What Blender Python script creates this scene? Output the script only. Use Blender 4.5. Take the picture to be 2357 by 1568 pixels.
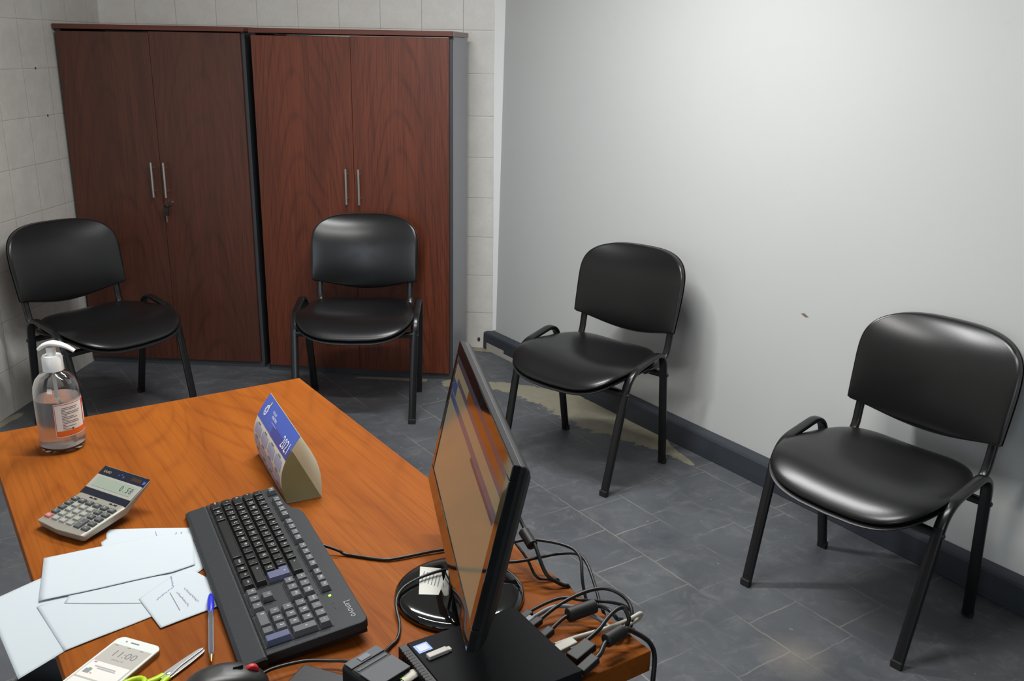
import bpy, bmesh, math, random
from mathutils import Vector, Matrix, Euler
random.seed(7)
PI = math.pi
S = bpy.context.scene
for o in list(bpy.data.objects): bpy.data.objects.remove(o)

# ------------------------------------------------------------------ camera
cd = bpy.data.cameras.new('camera'); cam = bpy.data.objects.new('camera', cd); S.collection.objects.link(cam)
cd.sensor_width = 36; cd.lens = 2141.1 * 36 / 2357; cd.clip_start = .02
_r = Vector((.99802678, .0598901, .01886085)); _u = Vector((-.03591116, .29803468, .9538793)); _w = Vector((-.05150674, .9526744, -.29959732))
M = Matrix((_r, _u, -_w)).transposed().to_4x4(); M.translation = Vector((-.36256922, -4.66414737, 1.51217384)); cam.matrix_world = M
S.camera = cam
# ------------------------------------------------------------------ look and world
S.view_settings.view_transform = 'Standard'; S.view_settings.look = 'None'; S.view_settings.gamma = 1
S.view_settings.exposure = 0.0
wd = bpy.data.worlds.new('world'); S.world = wd; wd.use_nodes = True
wd.node_tree.nodes['Background'].inputs[0].default_value = (.75, .85, 1, 1); wd.node_tree.nodes['Background'].inputs[1].default_value = .25
# ------------------------------------------------------------------ lamps
LX, LY, LZ = -.80, -2.95, 2.40
def area(name, loc, rot, sx, sy, power, col):
    l = bpy.data.lights.new(name, 'AREA'); l.shape = 'RECTANGLE'; l.size = sx; l.size_y = sy; l.energy = power; l.color = col
    o = bpy.data.objects.new(name, l); o.location = loc; o.rotation_euler = rot; S.collection.objects.link(o); return o
area('lamp_light', (LX, LY, LZ - .075), (0, 0, 0), 1.2, .05, 32, (1, .985, .95))
area('lamp_light', (-.75, -1.9, LZ - .075), (0, 0, 0), .9, .06, 35, (.985, .99, 1))  # added lamp to brighten the walls near the corner
area('fill_light', (-1.6, -6.44, 1.5), (math.radians(90), 0, 0), 1.5, 1.2, 24, (.80, .89, 1))  # added cool fill from behind the camera; no window is modelled there

# ------------------------------------------------------------------ node helpers
class NT:
    def __init__(s, name):
        s.m = bpy.data.materials.new(name); s.m.use_nodes = True; s.t = s.m.node_tree; s.n = s.t.nodes; s.b = s.n['Principled BSDF']
    def new(s, k, **kw):
        n = s.n.new(k)
        for a, v in kw.items(): setattr(n, a, v)
        return n
    def link(s, a, b): s.t.links.new(a, b)
    def setin(s, sock, v):
        if isinstance(v, bpy.types.NodeSocket): s.link(v, sock)
        else: sock.default_value = v
    def math(s, op, a, b=0., c=0., clamp=False):
        n = s.new('ShaderNodeMath', operation=op, use_clamp=clamp)
        s.setin(n.inputs[0], a); s.setin(n.inputs[1], b); s.setin(n.inputs[2], c); return n.outputs[0]
    def coord(s, scale=(1, 1, 1), rot=(0, 0, 0), loc=(0, 0, 0), src='Object'):
        tc = s.new('ShaderNodeTexCoord'); mp = s.new('ShaderNodeMapping')
        mp.inputs['Scale'].default_value = scale; mp.inputs['Rotation'].default_value = rot; mp.inputs['Location'].default_value = loc
        s.link(tc.outputs[src], mp.inputs[0]); return mp.outputs[0]
    def noise(s, vec, scale, detail=4, rough=.5, dist=0):
        n = s.new('ShaderNodeTexNoise'); s.link(vec, n.inputs['Vector']); n.inputs['Scale'].default_value = scale
        n.inputs['Detail'].default_value = detail; n.inputs['Roughness'].default_value = rough; n.inputs['Distortion'].default_value = dist
        return n.outputs[0]
    def ramp(s, f, stops, interp='LINEAR'):
        n = s.new('ShaderNodeValToRGB'); s.link(f, n.inputs[0]); e = n.color_ramp.elements; n.color_ramp.interpolation = interp
        while len(e) < len(stops): e.new(.5)
        for i, (p, c) in enumerate(stops):
            e[i].position = p; e[i].color = (c, c, c, 1) if isinstance(c, (int, float)) else (*c[:3], 1)
        return n.outputs[0]
    def mix(s, f, a, b, mode='MIX'):
        n = s.new('ShaderNodeMix', data_type='RGBA', blend_type=mode)
        s.setin(n.inputs[0], f)
        for sock, v in ((n.inputs[6], a), (n.inputs[7], b)):
            if isinstance(v, bpy.types.NodeSocket): s.link(v, sock)
            else: sock.default_value = (*v[:3], 1)
        return n.outputs[2]
    def bump(s, h, strength=.2, dist=.002):
        n = s.new('ShaderNodeBump'); n.inputs['Strength'].default_value = strength; n.inputs['Distance'].default_value = dist
        s.link(h, n.inputs['Height']); s.link(n.outputs[0], s.b.inputs['Normal'])
    def out(s, color=None, rough=None, spec=None):
        if color is not None:
            if isinstance(color, bpy.types.NodeSocket): s.link(color, s.b.inputs['Base Color'])
            else: s.b.inputs['Base Color'].default_value = (*color, 1)
        if rough is not None: s.setin(s.b.inputs['Roughness'], rough)
        if spec is not None: s.b.inputs['Specular IOR Level'].default_value = spec
        return s.m
def srgb(r, g, b):
    f = lambda c: ((c / 255) / 12.92 if c / 255 <= .04045 else ((c / 255 + .055) / 1.055) ** 2.4)
    return (f(r), f(g), f(b))
def plain(name, col, rough=.5, metal=0., spec=.5, emit=None, es=1., coat=0., grain=0.):
    t = NT(name); t.out(col, rough, spec); t.b.inputs['Metallic'].default_value = metal; t.b.inputs['Coat Weight'].default_value = coat
    if emit: t.b.inputs['Emission Color'].default_value = (*emit, 1); t.b.inputs['Emission Strength'].default_value = es
    if grain:
        n = t.noise(t.coord(), 260, 3); t.link(t.mix(t.math('MULTIPLY', n, grain), col, tuple(c * 1.9 + .02 for c in col)), t.b.inputs['Base Color'])
        t.bump(n, .12, .0006)
    return t.m
def wood(name, axis, dark, midc, light, ring=26, stretch=9, rough=.4, seed=0., streak=.35, spec=.5, arc=None):
    """axis: 0 grain along object x, 2 grain along object z"""
    t = NT(name)
    sc = [1, 1, 1]; k = {0: 1, 1: 0, 2: 0}[axis]
    low = [stretch] * 3; low[axis] = 1.0
    v = t.coord(scale=tuple(low), loc=(seed, seed * .7, seed * 1.3))
    big = t.noise(v, .55, 2, .45, .3)
    ringf = t.math('SINE', t.math('MULTIPLY', big, ring * 2))
    ringf = t.math('MULTIPLY_ADD', ringf, .5, .5)
    ringf = t.math('POWER', ringf, 3.0)
    fs = [230.] * 3; fs[axis] = 5.
    fine = t.noise(t.coord(scale=tuple(fs), loc=(seed,) * 3), 1., 3, .6)
    ms = [26.] * 3; ms[axis] = 1.2
    medn = t.noise(t.coord(scale=tuple(ms), loc=(seed * 2,) * 3), 1., 3, .55)
    c = t.ramp(medn, [(.25, midc), (.75, light)])
    if arc:
        per, cen, K, pitch, amt = arc      # cathedral arcs: contours of (along + K * across^2)
        tc = t.new('ShaderNodeTexCoord'); sp = t.new('ShaderNodeSeparateXYZ'); t.link(tc.outputs['Object'], sp.inputs[0])
        al = sp.outputs[axis]; ac = sp.outputs[0 if axis == 2 else 1]
        wig = t.math('MULTIPLY', t.math('SUBTRACT', t.noise(v, 1.1, 2, .5), .5), .10)
        q = t.math('SUBTRACT', t.math('MODULO', t.math('ADD', t.math('ADD', ac, wig), 20 * per + per / 2 - cen), per), per / 2)
        f = t.math('ADD', t.math('ADD', al, t.math('MULTIPLY', t.math('MULTIPLY', q, q), K)), t.math('MULTIPLY', t.noise(v, .55, 1.5, .5), .7))
        sn = t.math('POWER', t.math('MULTIPLY_ADD', t.math('SINE', t.math('MULTIPLY', f, 2 * PI / pitch)), .5, .5), 7.)
        brk = t.ramp(t.noise(v, 2.3, 3, .6), [(.38, .15), (.62, 1.)])
        c = t.mix(t.math('MULTIPLY', t.math('MULTIPLY', sn, brk), amt), c, dark)
    c = t.mix(t.math('MULTIPLY', ringf, .22 if arc else .42), c, dark)
    f2 = t.ramp(fine, [(.46, 0.), (.72, 1.)])
    c = t.mix(t.math('MULTIPLY', f2, streak), c, dark)
    t.bump(fine, .06, .0005)
    return t.out(c, rough, spec)

# ------------------------------------------------------------------ materials
def wall_paint():
    t = NT('painted_drywall'); v = t.coord()
    n = t.noise(v, 1.1, 4, .6); c = t.mix(n, srgb(203, 206, 205), srgb(213, 214, 211))
    n2 = t.noise(v, 9, 5, .7); c = t.mix(t.ramp(n2, [(.62, 0.), (.8, .22)]), c, srgb(190, 187, 180))
    n3 = t.noise(t.coord(scale=(9, 9, 120)), 1.3, 3); t.bump(n3, .10, .0012)
    return t.out(c, .72, .3)
def tile_wall(name, axis, x0, z0, a, b):
    t = NT(name); tc = t.new('ShaderNodeTexCoord'); sp = t.new('ShaderNodeSeparateXYZ'); t.link(tc.outputs['Object'], sp.inputs[0])
    ls = []
    for s, o in ((sp.outputs[axis], x0), (sp.outputs[2], z0)):
        f = t.math('FRACT', t.math('MULTIPLY', t.math('SUBTRACT', s, o - 20.0), 5.0))
        e = t.math('MINIMUM', f, t.math('SUBTRACT', 1., f)); ls.append(e)
    e = t.math('MINIMUM', ls[0], ls[1])
    g = t.math('LESS_THAN', e, .0075)
    joint_core = t.math('LESS_THAN', e, .0045)  # darker core line of each tile joint
    v = tc.outputs['Object']
    n = t.noise(v, 14, 5, .62); n2 = t.noise(v, 70, 3, .6)
    c = t.mix(t.ramp(n, [(.35, 0.), (.68, 1.)]), a, b)
    c = t.mix(t.math('MULTIPLY', t.ramp(n2, [(.45, 0.), (.75, 1.)]), .25), c, tuple(k * .82 for k in a))
    c = t.mix(t.math('MULTIPLY', g, .55), c, srgb(214, 208, 196))
    c = t.mix(t.math('MULTIPLY', joint_core, .65), c, srgb(128, 122, 110))
    h = t.ramp(e, [(0., 0.), (.02, 1.)]); t.bump(h, .35, .002)
    return t.out(c, .36, .45)
def floor_mat():
    t = NT('slate_floor_tiles'); v = t.coord()
    mp = t.new('ShaderNodeMapping'); mp.vector_type = 'POINT'
    tc = t.new('ShaderNodeTexCoord'); t.link(tc.outputs['Object'], mp.inputs[0])
    mp.inputs['Rotation'].default_value = (0, 0, .9213); sp = t.new('ShaderNodeSeparateXYZ'); t.link(mp.outputs[0], sp.inputs[0])
    # rotated axes: x runs along the right wall, y across it
    wob = t.math('MULTIPLY', t.math('SUBTRACT', t.noise(v, 18, 3), .5), .012)
    yv = t.math('MULTIPLY', t.math('ADD', t.math('SUBTRACT', sp.outputs[1], UVO[1] - 20.), wob), 1 / .2)
    row = t.math('FLOOR', yv); fy = t.math('FRACT', yv)
    par = t.math('MULTIPLY', t.math('MODULO', row, 2.), .23)
    xv = t.math('ADD', t.math('MULTIPLY', t.math('ADD', t.math('SUBTRACT', sp.outputs[0], UVO[0] - 20.), wob), 1 / .1925), par); fx = t.math('FRACT', xv)
    e = t.math('MINIMUM', t.math('MINIMUM', fx, t.math('SUBTRACT', 1., fx)), t.math('MINIMUM', fy, t.math('SUBTRACT', 1., fy)))
    thin = t.ramp(e, [(.004, 1.), (.016, 0.)])
    brk = t.ramp(t.noise(v, 3.1, 3), [(.45, .05), (.68, .55)])
    wn = t.new('ShaderNodeTexWhiteNoise', noise_dimensions='2D'); cv = t.new('ShaderNodeCombineXYZ')
    t.link(row, cv.inputs[0]); t.link(t.math('FLOOR', xv), cv.inputs[1]); t.link(cv.outputs[0], wn.inputs['Vector'])
    n = t.noise(v, 3.2, 6, .62, .6); n2 = t.noise(v, 13, 5, .7, .8)
    c = t.mix(t.ramp(n, [(.3, 0.), (.7, 1.)]), srgb(74, 77, 82), srgb(98, 101, 105))
    c = t.mix(t.ramp(n2, [(.5, 0.), (.75, .55)]), c, srgb(120, 121, 121))
    c = t.mix(t.math('MULTIPLY', wn.outputs[0], .18), c, srgb(66, 68, 74))
    sc = t.noise(t.coord(scale=(2, 5, 1), rot=(0, 0, .5)), 4, 6, .75, 1.6)
    c = t.mix(t.ramp(sc, [(.60, 0.), (.74, .35)]), c, srgb(150, 150, 146))
    spk = t.noise(v, 55, 2, .5); c = t.mix(t.ramp(spk, [(.74, 0.), (.78, .7)]), c, srgb(176, 174, 166))
    c = t.mix(t.math('MULTIPLY', thin, brk), c, srgb(168, 162, 148))
    at = t.new('ShaderNodeAttribute'); at.attribute_name = 'mortar'
    mn = t.math('ADD', at.outputs['Fac'], t.math('MULTIPLY', t.math('SUBTRACT', t.noise(v, 22, 6, .7), .5), .9))
    mk = t.ramp(mn, [(.47, 0.), (.53, 1.)])
    mc = t.mix(t.noise(t.coord(scale=(1, 1, 1)), 26, 5, .7), srgb(130, 126, 110), srgb(160, 154, 134))
    c = t.mix(mk, c, mc)
    at2 = t.new('ShaderNodeAttribute'); at2.attribute_name = 'dust'
    dn = t.math('MULTIPLY', at2.outputs['Fac'], t.math('ADD', .45, t.noise(v, 30, 6, .75)))
    c = t.mix(t.ramp(dn, [(.15, 0.), (1.0, .62)]), c, srgb(140, 134, 126))
    t.bump(t.math('ADD', t.math('MULTIPLY', n2, .6), t.math('MULTIPLY', thin, -1.)), .18, .0015)
    r = t.ramp(n, [(.3, .42), (.7, .6)])
    return t.out(c, r, .4)
D3 = Vector((math.cos(.9213), -math.sin(.9213), 0)); N3 = Vector((math.sin(.9213), math.cos(.9213), 0))   # along / into the right wall
UVO = (1.81, -1.30)   # floor joint origin in (along, across)
_rz = lambda p: (p[0] * math.cos(.9213) - p[1] * math.sin(.9213), p[0] * math.sin(.9213) + p[1] * math.cos(.9213))

m_wall = wall_paint()
m_tileb = tile_wall('cream_wall_tiles', 0, -.8774, 1.5915, srgb(222, 218, 211), srgb(230, 227, 220))
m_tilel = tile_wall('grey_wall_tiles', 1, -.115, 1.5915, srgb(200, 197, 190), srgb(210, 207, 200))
m_floor = floor_mat()
m_ceil = plain('ceiling_paint', (.78, .78, .76), .8)
m_skirt = plain('slate_skirting', srgb(54, 58, 65), .5, spec=.35, grain=.3)
m_raw = plain('raw_mortar', srgb(176, 172, 160), .9, grain=.3)
m_strip = plain('plaster_edge', srgb(246, 248, 245), .8)
m_desk = wood('cherry_laminate', 0, srgb(92, 40, 12), srgb(134, 71, 20), srgb(147, 82, 26), arc=(.31, -.12, 14., .16, .30), ring=15, stretch=6, rough=.5, seed=3.1, streak=.38, spec=.07)
m_desked = wood('cherry_edge', 0, srgb(120, 60, 24), srgb(176, 90, 36), srgb(190, 102, 44), rough=.42, seed=8.)
m_door = wood('mahogany_laminate', 2, srgb(50, 22, 12), srgb(96, 44, 24), srgb(114, 54, 30), ring=13, stretch=6, rough=.42, seed=1.7, streak=.62, arc=(.44, .22, 22., .19, .50))
m_door2 = wood('dark_mahogany_laminate', 2, srgb(50, 25, 18), srgb(80, 42, 28), srgb(92, 50, 34), ring=13, stretch=6, rough=.42, seed=5.3, streak=.62, arc=(.43, .21, 22., .20, .40))
m_top = wood('mahogany_edge', 0, srgb(58, 26, 18), srgb(92, 46, 32), srgb(108, 56, 38), rough=.42, seed=2.2, streak=.6)
m_carc = plain('graphite_carcass', srgb(62, 64, 68), .5)
m_side = plain('silver_grey_side_panel', srgb(150, 151, 158), .38)
m_steel = plain('brushed_steel', (.62, .62, .60), .32, 1.)
m_chrome = plain('chrome', (.7, .7, .7), .12, 1.)
m_vinyl = NT('black_vinyl')
_v = m_vinyl.noise(m_vinyl.coord(), 240, 2, .5); m_vinyl.bump(_v, .10, .0005); m_vinyl = m_vinyl.out((.0075, .0075, .008), .29, .5)
m_frame = plain('black_enamel_tube', (.009, .009, .010), .26)
m_shell = plain('black_plastic_shell', (.011, .011, .012), .42)
m_rub = plain('black_rubber', (.012, .012, .012), .6)
m_blk = plain('black_plastic', (.009, .0095, .010), .45, spec=.25, grain=.25)
m_kbd = plain('charcoal_plastic', srgb(40, 43, 46), .5, spec=.22, grain=.3)
m_well = plain('key_well', (.004, .004, .004), .6)
m_key = plain('keycap', (.013, .013, .0135), .32)
m_keyw = plain('worn_sheen_keycap', (.115, .118, .125), .28)  # worn keys; lamp sheen is mixed into this lighter base colour
m_leg = plain('key_legend', srgb(215, 215, 210), .5)
m_gloss = plain('piano_black', (.004, .004, .0045), .06, coat=.6)
m_matb = plain('matte_black_plastic', (.007, .007, .0075), .55)
m_cab = plain('cable_black', (.010, .010, .010), .42)
m_cabg = plain('cable_grey', srgb(126, 130, 136), .45)
m_cabw = plain('cable_ivory', srgb(190, 186, 172), .5)
m_paper = plain('white_paper', srgb(190, 198, 203), .8, spec=.2)
m_ink = plain('violet_ink', srgb(120, 108, 165), .7)
m_pencil = plain('grey_pencil', srgb(120, 120, 126), .8)
m_white = plain('white_plastic', srgb(232, 234, 230), .35)

# ------------------------------------------------------------------ mesh helper
class MB:
    def __init__(s): s.v = []; s.f = []; s.mi = []; s.sm = []
    def add(s, vs, fs, mi=0, smooth=False, M=None):
        b = len(s.v); s.v += [tuple(M @ Vector(p)) if M else tuple(p) for p in vs]
        s.f += [tuple(b + i for i in f) for f in fs]; s.mi += [mi] * len(fs); s.sm += [smooth] * len(fs); return s
    def box(s, lo, hi, mi=0, M=None, taper=0, bev=0):
        x0, y0, z0 = lo; x1, y1, z1 = hi; t = taper
        if bev: return s.prism([(x0, y0), (x1, y0), (x1, y1), (x0, y1)], z0, z1, mi, M, bev=bev, inset=t)
        vs = [(x0, y0, z0), (x1, y0, z0), (x1, y1, z0), (x0, y1, z0), (x0 + t, y0 + t, z1), (x1 - t, y0 + t, z1), (x1 - t, y1 - t, z1), (x0 + t, y1 - t, z1)]
        return s.add(vs, [(0, 3, 2, 1), (4, 5, 6, 7), (0, 1, 5, 4), (1, 2, 6, 5), (2, 3, 7, 6), (3, 0, 4, 7)], mi, False, M)
    def prism(s, poly, z0, z1, mi=0, M=None, bev=0, inset=0, smooth=False):
        n = len(poly); L = []
        if bev: lv = [(z0, 0), (z1 - bev, inset), (z1 - bev * .3, inset + bev * .3), (z1, inset + bev)]
        else: lv = [(z0, 0), (z1, inset)]
        vs = []
        for z, ins in lv:
            q = offset(poly, ins) if ins else poly
            vs += [(x, y, z) for x, y in q]
        fs = [tuple(range(n))[::-1], tuple((len(lv) - 1) * n + i for i in range(n))]
        for k in range(len(lv) - 1):
            for i in range(n):
                j = (i + 1) % n; fs.append((k * n + i, k * n + j, (k + 1) * n + j, (k + 1) * n + i))
        return s.add(vs, fs, mi, smooth, M)
    def lathe(s, prof, n=32, mi=0, M=None, smooth=True, cap=True):
        vs = []; fs = []
        for r, z in prof: vs += [(r * math.cos(2 * PI * i / n), r * math.sin(2 * PI * i / n), z) for i in range(n)]
        for k in range(len(prof) - 1):
            for i in range(n):
                j = (i + 1) % n; fs.append((k * n + i, k * n + j, (k + 1) * n + j, (k + 1) * n + i))
        if cap: fs.append(tuple(range(n))[::-1]); fs.append(tuple((len(prof) - 1) * n + i for i in range(n)))
        return s.add(vs, fs, mi, smooth, M)
    def sweep(s, path, prof, ref=None, mi=0, smooth=True, scale=None):
        """prof: list of (a,b); a along ref (lateral), b along normal"""
        P = [Vector(p) for p in path]; n = len(prof); vs = []; fs = []
        prev = Vector(ref) if ref else None
        for i, p in enumerate(P):
            tn = (P[min(i + 1, len(P) - 1)] - P[max(i - 1, 0)]).normalized()
            if prev is None:
                prev = Vector((0, 0, 1)) if abs(tn.z) < .9 else Vector((1, 0, 0))
            base = Vector(ref) if ref else prev
            a = (base - tn * base.dot(tn)).normalized(); b = tn.cross(a); prev = a
            k = scale[i] if scale else 1
            vs += [tuple(p + a * x * k + b * y * k) for x, y in prof]
        for k in range(len(P) - 1):
            for i in range(n):
                j = (i + 1) % n; fs.append((k * n + i, k * n + j, (k + 1) * n + j, (k + 1) * n + i))
        fs.append(tuple(range(n))[::-1]); fs.append(tuple((len(P) - 1) * n + i for i in range(n)))
        return s.add(vs, fs, mi, smooth)
    def tube(s, path, r, n=10, mi=0, scale=None): return s.sweep(path, [(r * math.cos(2 * PI * i / n), r * math.sin(2 * PI * i / n)) for i in range(n)], None, mi, True, scale)
    def build(s, name, mats, parent=None, bevel=0, M=None):
        me = bpy.data.meshes.new(name); me.from_pydata(s.v, [], s.f)
        if not isinstance(mats, (list, tuple)): mats = [mats]
        for m in mats: me.materials.append(m)
        for p, mi, sm in zip(me.polygons, s.mi, s.sm): p.material_index = mi; p.use_smooth = sm
        bm = bmesh.new(); bm.from_mesh(me); bmesh.ops.recalc_face_normals(bm, faces=bm.faces)
        bm.to_mesh(me); bm.free(); me.update()
        if any(s.sm): me.set_sharp_from_angle(angle=math.radians(48))
        o = bpy.data.objects.new(name, me); S.collection.objects.link(o)
        if parent: o.parent = parent
        if M is not None: o.matrix_local = M
        if bevel:
            b = o.modifiers.new('bevel', 'BEVEL'); b.width = bevel; b.segments = 2; b.limit_method = 'ANGLE'; b.angle_limit = math.radians(40)
        return o
def offset(poly, d):
    n = len(poly); A = sum(poly[i][0] * poly[(i + 1) % n][1] - poly[(i + 1) % n][0] * poly[i][1] for i in range(n)); sg = 1 if A > 0 else -1; out = []
    for i in range(n):
        p0, p1, p2 = Vector(poly[i - 1][:2]), Vector(poly[i][:2]), Vector(poly[(i + 1) % n][:2])
        a = (p1 - p0).normalized(); b = (p2 - p1).normalized(); na = Vector((-a.y, a.x)) * sg; nb = Vector((-b.y, b.x)) * sg
        m = (na + nb); k = m.length
        if k < 1e-6: m = na; q = 1
        else: m /= k; q = 1 / max(.35, m.dot(na))
        out.append(tuple(p1 + m * d * q))
    return out
def rrect(x0, y0, x1, y1, r, n=5):
    P = []
    for cx, cy, a in ((x1 - r, y0 + r, -PI / 2), (x1 - r, y1 - r, 0), (x0 + r, y1 - r, PI / 2), (x0 + r, y0 + r, PI)):
        P += [(cx + r * math.cos(a + PI / 2 * i / n), cy + r * math.sin(a + PI / 2 * i / n)) for i in range(n + 1)]
    return P
def smooth_path(pts, per=8):
    P = [Vector(p) for p in pts]; out = []
    for i in range(len(P) - 1):
        p0 = P[max(i - 1, 0)]; p1 = P[i]; p2 = P[i + 1]; p3 = P[min(i + 2, len(P) - 1)]
        for k in range(per):
            t = k / per
            out.append(.5 * ((2 * p1) + (p2 - p0) * t + (2 * p0 - 5 * p1 + 4 * p2 - p3) * t * t + (3 * p1 - p0 - 3 * p2 + p3) * t ** 3))
    out.append(P[-1]); return out
def bend_path(pts, r, per=7):
    """polyline with rounded corners"""
    P = [Vector(p) for p in pts]; out = [P[0]]
    for i in range(1, len(P) - 1):
        a = (P[i - 1] - P[i]); b = (P[i + 1] - P[i]); rr = min(r, a.length * .48, b.length * .48)
        A = P[i] + a.normalized() * rr; B = P[i] + b.normalized() * rr
        for k in range(per + 1):
            t = k / per; out.append(A * (1 - t) ** 2 + P[i] * 2 * t * (1 - t) + B * t * t)
    out.append(P[-1]); return out
def empty(name, loc=(0, 0, 0), rz=0, M=None):
    o = bpy.data.objects.new(name, None); o.empty_display_size = .05; S.collection.objects.link(o)
    if M is not None: o.matrix_world = M
    else: o.location = loc; o.rotation_euler = (0, 0, rz)
    return o
def tag(o, label=None, cat=None, group=None, kind=None):
    for k, v in (('label', label), ('category', cat), ('group', group), ('kind', kind)):
        if v: o[k] = v
    return o
def frame(o, x, y=None, z=None):
    x = Vector(x).normalized()
    if z is None: z = Vector((0, 0, 1))
    z = Vector(z).normalized(); y = z.cross(x).normalized(); z = x.cross(y)
    m = Matrix((x, y, z)).transposed().to_4x4(); m.translation = Vector(o); return m
_tc = {}
def text_faces(txt, size):
    if txt in _tc: V, F = _tc[txt]
    else:
        c = bpy.data.curves.new('t', 'FONT'); c.body = txt; c.size = 1; c.align_x = 'CENTER'; c.align_y = 'CENTER'; c.resolution_u = 2
        o = bpy.data.objects.new('t', c); S.collection.objects.link(o); bpy.context.view_layer.update()
        dg = bpy.context.evaluated_depsgraph_get(); me = o.evaluated_get(dg).to_mesh()
        V = [tuple(v.co) for v in me.vertices]; F = [tuple(p.vertices) for p in me.polygons]
        o.evaluated_get(dg).to_mesh_clear(); bpy.data.objects.remove(o); bpy.data.curves.remove(c); _tc[txt] = (V, F)
    return [(x * size, y * size, 0) for x, y, z in V], F
def add_text(mb, txt, size, x, y, z, mi=0, rot=0, sx=1, M=None):
    V, F = text_faces(txt, size); c, s = math.cos(rot), math.sin(rot)
    mb.add([(x + c * a * sx - s * b, y + s * a * sx + c * b, z) for a, b, _ in V], F, mi, False, M); return mb

# ------------------------------------------------------------------ the room
def build_floor():
    x0, x1, y0, y1 = -2.75, 1.9, -3.6, .05; st = .016; nx = int((x1 - x0) / st); ny = int((y1 - y0) / st)
    def seg(p, a, b):
        ax, ay = a; bx, by = b; dx, dy = bx - ax, by - ay; t = max(0, min(1, ((p[0] - ax) * dx + (p[1] - ay) * dy) / (dx * dx + dy * dy)))
        return math.hypot(p[0] - ax - t * dx, p[1] - ay - t * dy), t
    bands = [((-.86, -.56), (-.62, -.57), .055, .05), ((-.62, -.57), (-.36, -.72), .05, .115), ((-.36, -.72), (-.15, -.96), .115, .13), ((-.15, -.96), (.03, -1.15), .12, .07),
             ((.03, -1.15), (.16, -1.36), .05, .012), ((-.80, -.03), (-.66, -.04), .03, .035), ((-.66, -.06), (-.48, -.32), .035, .03), ((-.48, -.32), (-.42, -.42), .03, .03), ((-1.32, -.53), (-1.0, -.535), .012, .02),
             ((-2.66, -1.35), (-2.63, -1.15), .03, .02)]
    vs = []; a1 = []; a2 = []
    for j in range(ny + 1):
        for i in range(nx + 1):
            p = (x0 + i * st, y0 + j * st); m = 0
            for a, b, r0, r1 in bands:
                d, t = seg(p, a, b); m = max(m, 1 - d / (2 * (r0 + (r1 - r0) * t)))
            vs.append((p[0], p[1], 0)); a1.append(max(0, m))
            d = math.hypot(p[0] - .285, (p[1] + 2.54)); a2.append(math.exp(-(d / .085) ** 2))
    fs = [(j * (nx + 1) + i, j * (nx + 1) + i + 1, (j + 1) * (nx + 1) + i + 1, (j + 1) * (nx + 1) + i) for j in range(ny) for i in range(nx)]
    n = len(vs); vs += [(-2.75, -6.6, 0), (1.9, -6.6, 0), (4.5, -6.6, 0), (4.5, y1, 0)]; a1 += [0] * 4; a2 += [0] * 4
    fs += [(n, n + 1, nx, 0), (n + 1, n + 2, n + 3, n - 1, nx)] if False else []
    mb = MB().add(vs[:n], fs, 0)
    xe, ye = x0 + nx * st, y0 + ny * st
    mb.box((x0, -6.6, -.1), (xe, y0, 0)); mb.box((xe, -6.6, -.1), (4.5, ye, 0)); mb.box((x0, y0, -.1), (xe, ye, -.004))
    me = bpy.data.meshes.new('floor'); me.from_pydata(mb.v, [], mb.f); me.materials.append(m_floor)
    for nm, ar in (('mortar', a1), ('dust', a2)):
        at = me.attributes.new(nm, 'FLOAT', 'POINT'); full = ar[:n] + [0.] * (len(mb.v) - n); at.data.foreach_set('value', full)
    o = bpy.data.objects.new('floor', me); S.collection.objects.link(o); tag(o, kind='structure')
build_floor()
H = 2.60
def struct(name, mb, m, bevel=0): return tag(mb.build(name, m, bevel=bevel), kind='structure')
struct('wall_back', MB().box((-2.78, 0, 0), (-.60, .12, H)), m_tileb)
struct('wall_left', MB().box((-2.78, -6.6, 0), (-2.66, 0, H)), m_tilel)
struct('wall_front', MB().box((-2.78, -6.62, 0), (4.6, -6.5, H)), m_wall)
struct('ceiling', MB().box((-2.78, -6.62, H), (4.8, .2, H + .1)), m_ceil)
# right wall: oblique drywall partition, slightly out of plumb
WO = Vector((-.705, 0, 0)); WL = 8.2
def wq(t, off, z):   # point on the right wall: t along, off into the room (negative) or behind
    p = WO + D3 * t + N3 * (off + .012 * z); return (p.x, p.y, z)
def wallprism(t0, t1, o0, o1, z0, z1, mb, mi=0):
    vs = [wq(t, o, z) for z in (z0, z1) for t, o in ((t0, o0), (t1, o0), (t1, o1), (t0, o1))]
    return mb.add(vs, [(0, 3, 2, 1), (4, 5, 6, 7), (0, 1, 5, 4), (1, 2, 6, 5), (2, 3, 7, 6), (3, 0, 4, 7)], mi)
struct('wall_right', wallprism(-.002, WL, 0, .1, 0, H, MB()), m_wall)
# baseboard: thick slate skirting, rounded top, set in mortar
def skirting():
    mb = MB(); prof = [(0, .002), (-.048, .002), (-.049, .03), (-.047, .082), (-.042, .090), (-.030, .094), (0, .094)]
    vs = []; N = 60
    for i in range(N + 1):
        t = -.035 + i * (WL - .2) / N
        vs += [wq(t, o - .002 + random.uniform(-.0008, .0008), z) for o, z in prof]
    n = len(prof); fs = [(k * n + i, k * n + (i + 1) % n, (k + 1) * n + (i + 1) % n, (k + 1) * n + i) for k in range(N) for i in range(n)]
    fs += [tuple(range(n)), tuple(N * n + i for i in range(n))[::-1]]
    return mb.add(vs, fs)
struct('baseboard_right', skirting(), m_skirt)
mb = MB()
for t0, t1 in ((.0, .16), (.16, .42)):
    wallprism(t0, t1, -.053, -.047, 0, .022 if t0 else .038, mb)
struct('trim_2', mb, m_raw)
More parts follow.
